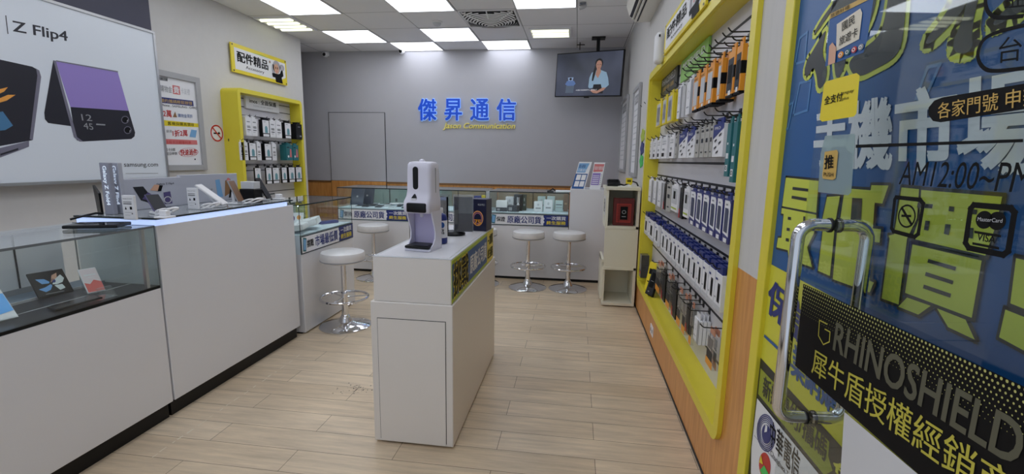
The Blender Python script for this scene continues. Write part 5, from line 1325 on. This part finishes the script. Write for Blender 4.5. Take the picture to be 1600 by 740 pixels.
m = MB((XL + .06, ya, z0)); m.box(XL + .052, XL + .075, ya, yb_, z0, z1, PWHITE, .001, 1); F = Face(m, (XL + .075, 0, 0), (1, 0, 0)); A = lambda s, q_: Vector((XL + .075, ya + (yb_ - ya) * s, z0 + (z1 - z0) * q_))
F.tA(A, 'imos : 全面保護', .10, .90, .44, .80, INK, 1, .02); F.tA(A, 'TOTAL BODY SAFETY', .2, .8, .22, .30, GREY, 1)
tag(m.build('header_plate'), 'white brand plate at the top of the left yellow case', 'sign')

# ================================================================== POSTER BOARD AND GLASS DOOR
PX = XR - .004
o = Vector((PX, .6, 0)); PB_ = thing('poster_board', 'large yellow framed blue poster board on the wall behind the glass door', 'poster board', o)
m = MB(o)
PY1 = 1.44
m.box(XR - .018, XR, PY1 - .055, PY1, .0, CEIL - .3, YEL, .002, 1); m.box(XR - .018, XR, -.5, -.445, 0, CEIL - .3, YEL, .002, 1); m.box(XR - .018, XR, -.445, PY1 - .055, CEIL - .355, CEIL - .3, YEL, .002, 1)
m.build('frame', PB_)
m = MB(o); m.box(PX, XR - .0005, -.445, PY1 - .055, .0, CEIL - .355, mat('poster_blue', (28, 92, 156), .35, noise=.25, nscale=2.5)); F = Face(m, (PX, 0, 0), (-1, 0, 0))
PYEL = mat('poster_yellow', (216, 212, 66), .4); DKT = mat('poster_dark', (40, 44, 44), .4); OLV = mat('poster_olive', (150, 160, 50), .4); PLIME = mat('poster_lime', (204, 214, 78), .4)
PWH = mat('poster_white', (225, 230, 236), .4); FAINT = mat('poster_pale_blue', (72, 128, 184), .4)
yE = PY1 - .055
def zpt(y, z): return Vector((PX, y, z))
zb = F.px((1206, 413)).z
F.poly([zpt(yE, zb), zpt(-.445, zb), zpt(-.445, 0), zpt(yE, 0)], PYEL, 1)
# faint phone outlines
for (a, b, c_, d) in (((1243, 100), (1258, 95), (1262, 50), (1250, 60)), ((1215, 210), (1232, 200), (1240, 160), (1225, 168)), ((1240, 180), (1262, 172), (1268, 125), (1250, 130)), ((1430, 160), (1450, 145), (1470, 100), (1450, 105))):
    F.line([a, b, c_, d], .006, FAINT, 1, True)
# brush lettering at the top
def cut(pts, sc, ox, oy): return [(ox + x / sc, oy + y / sc) for x, y in pts]
def bold_shape(pts, w, rim, fill, l):
    F.line(pts, w, rim, l, True); F.poly(pts, fill, l + 1)
for pts in ([(262, 60), (160, 220), (155, 265), (262, 110), (420, -120)], [(250, 190), (125, 405), (110, 420), (85, 505), (92, 550), (118, 548), (150, 475), (175, 540), (185, 655), (240, 600), (255, 480), (215, 400), (230, 290)],
            [(700, -40), (660, 180), (620, 270), (530, 340), (400, 440), (430, 535), (495, 555), (600, 500), (730, 430), (790, 340), (810, 200), (830, -50), (860, -300), (720, -300)],
            [(262, 30), (400, -160), (640, -200), (600, 60), (545, 210), (450, 330), (390, 400), (380, 480), (340, 560), (310, 560), (300, 420)]):
    bold_shape(soft(cut(pts, 4.622, 1240, 0)), .020, PLIME, DKT, 2)
for pts in ([(400, -300), (340, 0), (250, 140), (130, 290), (150, 325), (230, 270), (425, 60), (440, -60), (620, -300)], [(520, -20), (480, 150), (470, 260), (480, 330), (440, 385), (335, 380), (335, 290), (370, 220), (425, 70), (440, -100), (620, -300)],
            [(640, 185), (622, 170), (640, 140), (740, 40), (860, -60), (900, -20), (860, 60), (720, 150)]):
    bold_shape(soft(cut(pts, 4.622, 1420, 0)), .026, PLIME, DKT, 2)
F.text('手機市場', (1273, 260), (1640, 272), (1276, 172), PWH, 2, .035)
a1, a2 = (3.365, 1200, 260), (2.552, 1370, 270)
for pts, c_ in (([(102, 58), (275, 76), (262, 243), (82, 208)], a1),
              ([(80, 218), (262, 254), (262, 285), (250, 350), (214, 425), (240, 530), (190, 512), (182, 470), (115, 468), (112, 440), (52, 425), (60, 375), (78, 375), (90, 250), (77, 246)], a1),
              ([(320, 160), (388, 155), (362, 300), (335, 575), (272, 548), (298, 330), (290, 300)], a1),
              ([(420, 115), (550, 125), (555, 98), (645, 100), (612, 195), (572, 190), (562, 325), (605, 330), (598, 400), (555, 395), (545, 600), (568, 610), (545, 662), (350, 592), (372, 350), (392, 260), (407, 160)], a1),
              ([(108, 58), (178, 65), (170, 180), (130, 262), (96, 525), (28, 500), (60, 262), (56, 250), (78, 245)], a2), ([(187, 68), (512, 95), (490, 200), (445, 330), (150, 262), (180, 180)], a2),
              ([(152, 285), (430, 350), (390, 578), (122, 478)], a2), ([(130, 497), (225, 530), (175, 565), (95, 533)], a2), ([(250, 540), (365, 585), (402, 665), (295, 615)], a2),
              ([(568, 340), (700, 370), (670, 570), (545, 520)], a2), ([(525, 545), (660, 598), (640, 730), (500, 655)], a2)):
    bold_shape(cut(pts, *c_), .011, DKT, PLIME, 3)
for pts, c_ in (([(140, 107), (222, 117), (220, 132), (138, 122)], a1), ([(135, 153), (214, 166), (212, 182), (133, 168)], a1), ([(114, 264), (131, 266), (130, 282), (113, 279)], a1), ([(108, 321), (124, 324), (123, 340), (107, 337)], a1),
              ([(103, 376), (119, 379), (118, 396), (102, 392)], a1), ([(455, 165), (508, 168), (500, 300), (446, 290)], a1), ([(196, 262), (206, 262), (195, 470), (184, 470)], a1),
              ([(175, 120), (236, 125), (233, 142), (172, 138)], a2), ([(302, 133), (322, 135), (320, 155), (299, 152)], a2), ([(206, 190), (224, 192), (217, 230), (200, 227)], a2), ([(286, 204), (308, 206), (300, 248), (280, 243)], a2),
              ([(395, 145), (415, 147), (412, 166), (392, 163)], a2), ([(378, 218), (400, 220), (396, 262), (374, 258)], a2), ([(218, 343), (330, 375), (326, 390), (214, 357)], a2), ([(208, 395), (319, 430), (315, 445), (204, 410)], a2), ([(200, 445), (310, 482), (306, 498), (196, 460)], a2)):
    F.poly(cut(pts, *c_), DKT, 5)
F.text('保證', (1199, 486), (1272, 560), (1206, 434), NAVY, 3, .03)
F.poly([(1196, 522), (1218, 542), (1217, 547), (1195, 526)], BLUE, 3)
F.text('專業網購', (1218, 566), (1310, 655), (1222, 520), BLUE, 3, .03)
# black block with olive tag, carrier panel
z1 = F.px((1187, 556)).z
F.poly([zpt(yE, z1), zpt(-.445, z1 - .02), zpt(-.445, 0), zpt(yE, 0)], DKT, 2)
F.poly([(1190, 575), (1298, 690), (1296, 712), (1303, 735), (1290, 742), (1186, 615)], OLV, 3)
F.text('新辦續約/攜碼', (1193, 617), (1292, 722), (1196, 586), DKT, 4, .02)
F.text('免', (1304, 745), (1340, 790), (1306, 712), PYEL, 4, .02)
F.poly([(1185, 622), (1290, 750), (1288, 900), (1172, 900), (1176, 700)], PWHITE, 4)
A = F.aff((1183, 697), (1212, 715), (1187, 640))
for i in range(5): F.ring(A, .5, .5, .50 - .05 * i, .48 - .05 * i, .93, NAVY, 5, 24)
F.disc(A, .55, .48, .24, .24, NAVY, 6); F.shape(A, [(.46, .5), (.6, .55), (.6, .7), (.5, .72)], PWHITE, 7)
F.text('中華電信', (1204, 693), (1250, 752), (1207, 655), INK, 5, .015)
F.text('Chunghwa Telecom', (1206, 712), (1252, 772), (1207, 702), INK, 5)
F.line([(1181, 680), (1240, 752)], .002, GREY, 5)
A = F.aff((1186, 742), (1206, 755), (1189, 700)); F.disc(A, .5, .5, .45, .45, RED, 5); F.shape(A, [(.2, .25), (.5, .05), (.85, .3), (.5, .5)], GREEN, 6); F.shape(A, [(.1, .5), (.4, .5), (.2, .8)], YPRINT, 6)
m.build('poster', PB_)

# entrance glass door standing open along the wall
d = ray(849, 244); dd = Vector((d.x, d.y, 0)).normalized()          # runs away from the camera
e0 = ray(1263, 300); k = 1.0 / e0.y
P0 = Vector((e0.x * k, 1.0, 0)); nn = Vector((-dd.y, dd.x, 0))       # aisle side normal
if nn.x > 0: nn = -nn
L_ = .84
D2 = tag(thing('door_2', 'open frameless glass entrance door covered in stickers', 'door', P0 - dd * L_), None, None, None, 'structure')
o = Vector(D2.location)
DG = glass('door_glass', (244, 248, 248), refl=1.0, ior=1.5)
Zd = 2.25
m = MB(o); m.prism([P0, P0 - dd * L_, P0 - dd * L_ - nn * .010, P0 - nn * .010], (0, 0, Zd), DG); m.build('door_glass', D2)
for v in m.v: pass
def door_face(nm):
    m = MB(o); return m, Face(m, P0 + nn * .0005, nn)
def dpart(nm, fn, lab=None):
    m, F = door_face(nm); fn(F); ob = m.build(nm, D2)
    if lab: ob['label'] = lab
DOT = mat('banner_dots', (190, 188, 110), .5); BAN = mat('banner_black', (20, 19, 20), .6, spec=.15); BTX = mat('banner_gold_text', (196, 186, 70), .5); BGR = mat('banner_grey_text', (92, 90, 72), .6)
def banner(F):
    F.poly([(1256, 443), (1243, 571), (1436, 740), (1660, 937), (1680, 640)], BAN, 1)
    A = F.aff((1254, 468), (1640, 672), (1256, 443))
    for r in range(9):
        for c_ in range(70):
            s = (c_ + .5 * (r % 2)) / 70; rad = .0042 * (1 - r / 11)
            F.disc(A, s, 1 - .08 - r * .21, rad * .9, rad * 14.5, DOT, 2, 8)
    F.text('RHINOSHIELD', (1303, 546), (1592, 732), (1309, 503), BGR, 2, .02)
    B = F.aff((1280, 530), (1297, 540), (1282, 500)); F.line([B(0, 1), B(0, .2), B(.5, -.1), B(1, .2), B(1, .7), B(.55, .7)], .0022, BTX, 2); F.line([B(0, 1), B(.7, 1)], .0022, BTX, 2)
    F.text('犀牛盾授權經銷商', (1269, 582), (1585, 812), (1273, 542), BTX, 2, .012)
dpart('shield_banner', banner, 'black sticker banner with gold lettering')
def patch(F): F.poly([(1320, 643), (1436, 741), (1600, 885), (1600, 990), (1312, 860), (1314, 740)], mat('patch_white', (214, 214, 216), .5), 1)  # flat whitish area laid on the glass below the banner
dpart('whitish_patch', patch, 'plain whitish sheet under the black banner')
def tour(F):
    F.poly([(1297, 30), (1366, -4), (1356, 62), (1350, 82), (1290, 104)], BLUE, 1); F.poly([(1297, 30), (1298, 22), (1367, -12), (1366, -4)], GOLD, 2)
    F.text('旅遊好禮', (1300, 28), (1330, 13), (1300, 22), INK, 3)
    F.poly([(1309, 38), (1346, 13), (1349, 20), (1344, 61), (1308, 80)], mat('card_cream', (226, 218, 200), .5), 2)
    F.text('國民', (1318, 49), (1338, 36), (1318, 36), INK, 3, .01); F.text('旅遊卡', (1313, 72), (1342, 56), (1314, 58), INK, 3, .01)
    F.poly([(1296, 102), (1298, 72), (1303, 66), (1309, 74), (1307, 98)], SKIN, 3)
    for i, mm in enumerate((ORANGE, TEAL, RED, GREY)):
        A = F.aff((1311 + 10.5 * i, 92 - 4 * i), (1320 + 10.5 * i, 89 - 4 * i), (1312 + 10.5 * i, 82 - 4 * i)); F.disc(A, .5, .5, .5, .5, mm, 3, 12); F.ring(A, .5, .5, .3, .3, .6, PWHITE, 4, 10)
dpart('travel_card_sticker', tour, 'blue sticker with a hand holding a cream card')
def pay(F):
    F.poly([(1289, 132), (1293, 127), (1340, 114), (1345, 118), (1340, 177), (1336, 182), (1286, 190), (1282, 186)], YPRINT, 2)
    F.text('全支付', (1290, 164), (1318, 157), (1291, 151), INK, 3, .02); F.text('pxpay', (1318, 149), (1336, 145), (1319, 144), INK, 3, .01); F.text('plus', (1318, 158), (1328, 156), (1319, 152), INK, 3, .01)
dpart('payment_sticker', pay, 'square yellow payment sticker')
def pill(F):
    pts = [(1640, 125), (1600, 131), (1475, 152), (1462, 157), (1453, 168), (1453, 180), (1460, 189), (1472, 191), (1600, 171), (1640, 165)]
    F.poly(pts, BAN, 2); F.text('各家門號 申辦', (1468, 186), (1632, 162), (1469, 161), GOLD, 3, .01)
    F.poly([(1338, 226), (1600, 217), (1600, 222), (1338, 231)], BAN, 1)
dpart('carrier_sticker', pill, 'black rounded sticker with gold characters')
def ovals(F):
    F.line(soft([(1640, 32), (1600, 40), (1560, 50), (1540, 60), (1531, 76), (1530, 92), (1538, 106), (1552, 112), (1600, 107), (1640, 102)], False), .0045, BAN, 2); F.text('台灣', (1562, 99), (1650, 88), (1564, 60), BAN, 2, .0)
    F.line(soft([(1543, -10), (1542, 8), (1548, 22), (1562, 29), (1600, 25)], False), .0045, BAN, 2); F.text('亞太', (1572, 15), (1650, 8), (1573, -22), BAN, 2, .0)
dpart('outlined_sticker', ovals, 'black outlined rounded stickers')
def hours(F): F.text('AM12:00~PM10:00', (1406, 288), (1745, 312), (1413, 252), BAN, 2, 0.0)
dpart('opening_hours', hours, 'thin black opening hours lettering')
def nosmoke(F):
    F.line([(1402, 308), (1440, 312), (1445, 318), (1437, 365), (1431, 370), (1398, 361), (1395, 356), (1400, 312)], .006, BAN, 2, True)
    A = F.aff((1405, 355), (1433, 357), (1407, 319)); F.ring(A, .5, .5, .5, .5, .84, BAN, 3, 24); F.line([A(.2, .85), A(.8, .15)], .004, BAN, 3); F.rect(A, .2, .75, .46, .56, BAN, 3)
dpart('no_smoking_outline', nosmoke, 'black outlined no smoking sticker')
def cards(F):
    F.line([(1524, 320), (1582, 325), (1588, 332), (1578, 392), (1570, 398), (1516, 387), (1511, 379), (1519, 326)], .007, BAN, 2, True)
    A = F.aff((1528, 358), (1574, 360), (1530, 328)); F.disc(A, .28, .5, .30, .46, BAN, 3); F.disc(A, .72, .46, .30, .46, BAN, 3); F.text('MasterCard', (1532, 345), (1571, 348), (1533, 339), LGREY, 4, .01)
    F.poly([(1526, 360), (1568, 367), (1568, 371), (1526, 364)], BAN, 3); F.text('VISA', (1530, 375), (1558, 380), (1532, 364), BAN, 3, .02); F.poly([(1523, 378), (1565, 386), (1565, 390), (1523, 382)], BAN, 3)
dpart('card_logos_outline', cards, 'black outlined bank card logos')
# push plate
m, F = door_face(''); PLT = glass('push_plate_plastic', (176, 196, 196), opac=.55)
F.poly([(1290, 212), (1336, 209), (1337, 213), (1331, 300), (1326, 305), (1279, 300), (1283, 240)], PLT, 1); pp = m.build('push_plate', D2)
m, F = door_face(''); F.poly([(1291, 237), (1310, 234), (1312, 238), (1308, 278), (1304, 281), (1288, 279), (1287, 275)], GOLD, 3)
F.text('推', (1291, 264), (1305, 263), (1292, 243), INK, 4, .02); F.text('PUSH', (1290, 275), (1305, 276), (1290, 269), INK, 4, .005); m.build('push_sign', pp)
# tubular handles back to back
F = Face(MB(), P0, nn); T_ = F.px((1300, 352)); B_ = F.px((1259, 650))
ax = (T_ + B_) / 2; zt, zbm = T_.z, B_.z; r = .0115
def dh(s):
    base = Vector((ax.x, ax.y, 0)); off = nn * (.056 * s) if s > 0 else nn * (-.056 - .010 + .0); rc = .026
    st0 = nn * (.001 if s > 0 else -.011)
    pts = [base + st0 + Vector((0, 0, zt))]
    for k in range(7):
        a = PI / 2 * k / 6; u = off.length - rc + rc * math.sin(a); v = rc * (1 - math.cos(a)); pts.append(base + (nn if s > 0 else -nn) * u + Vector((0, 0, zt - v)))
    for k in range(7):
        a = PI / 2 * (1 - k / 6); u = off.length - rc + rc * math.sin(a); v = rc * (1 - math.cos(a)); pts.append(base + (nn if s > 0 else -nn) * u + Vector((0, 0, zbm + v)))
    pts.append(base + st0 + Vector((0, 0, zbm)))
    m = MB(o); m.tube(pts, r, CHROME, 16); ob = m.build('pull_handle', D2)
    for z in (zt, zbm):
        m = MB(o); c0 = base + st0 * 1.0 + Vector((0, 0, z)); m.tube([c0, c0 + (nn if s > 0 else -nn) * .004], .0135, BLACK, 16); m.build('gasket', ob)
dh(1); dh(-1)
print('objects', len(bpy.data.objects))
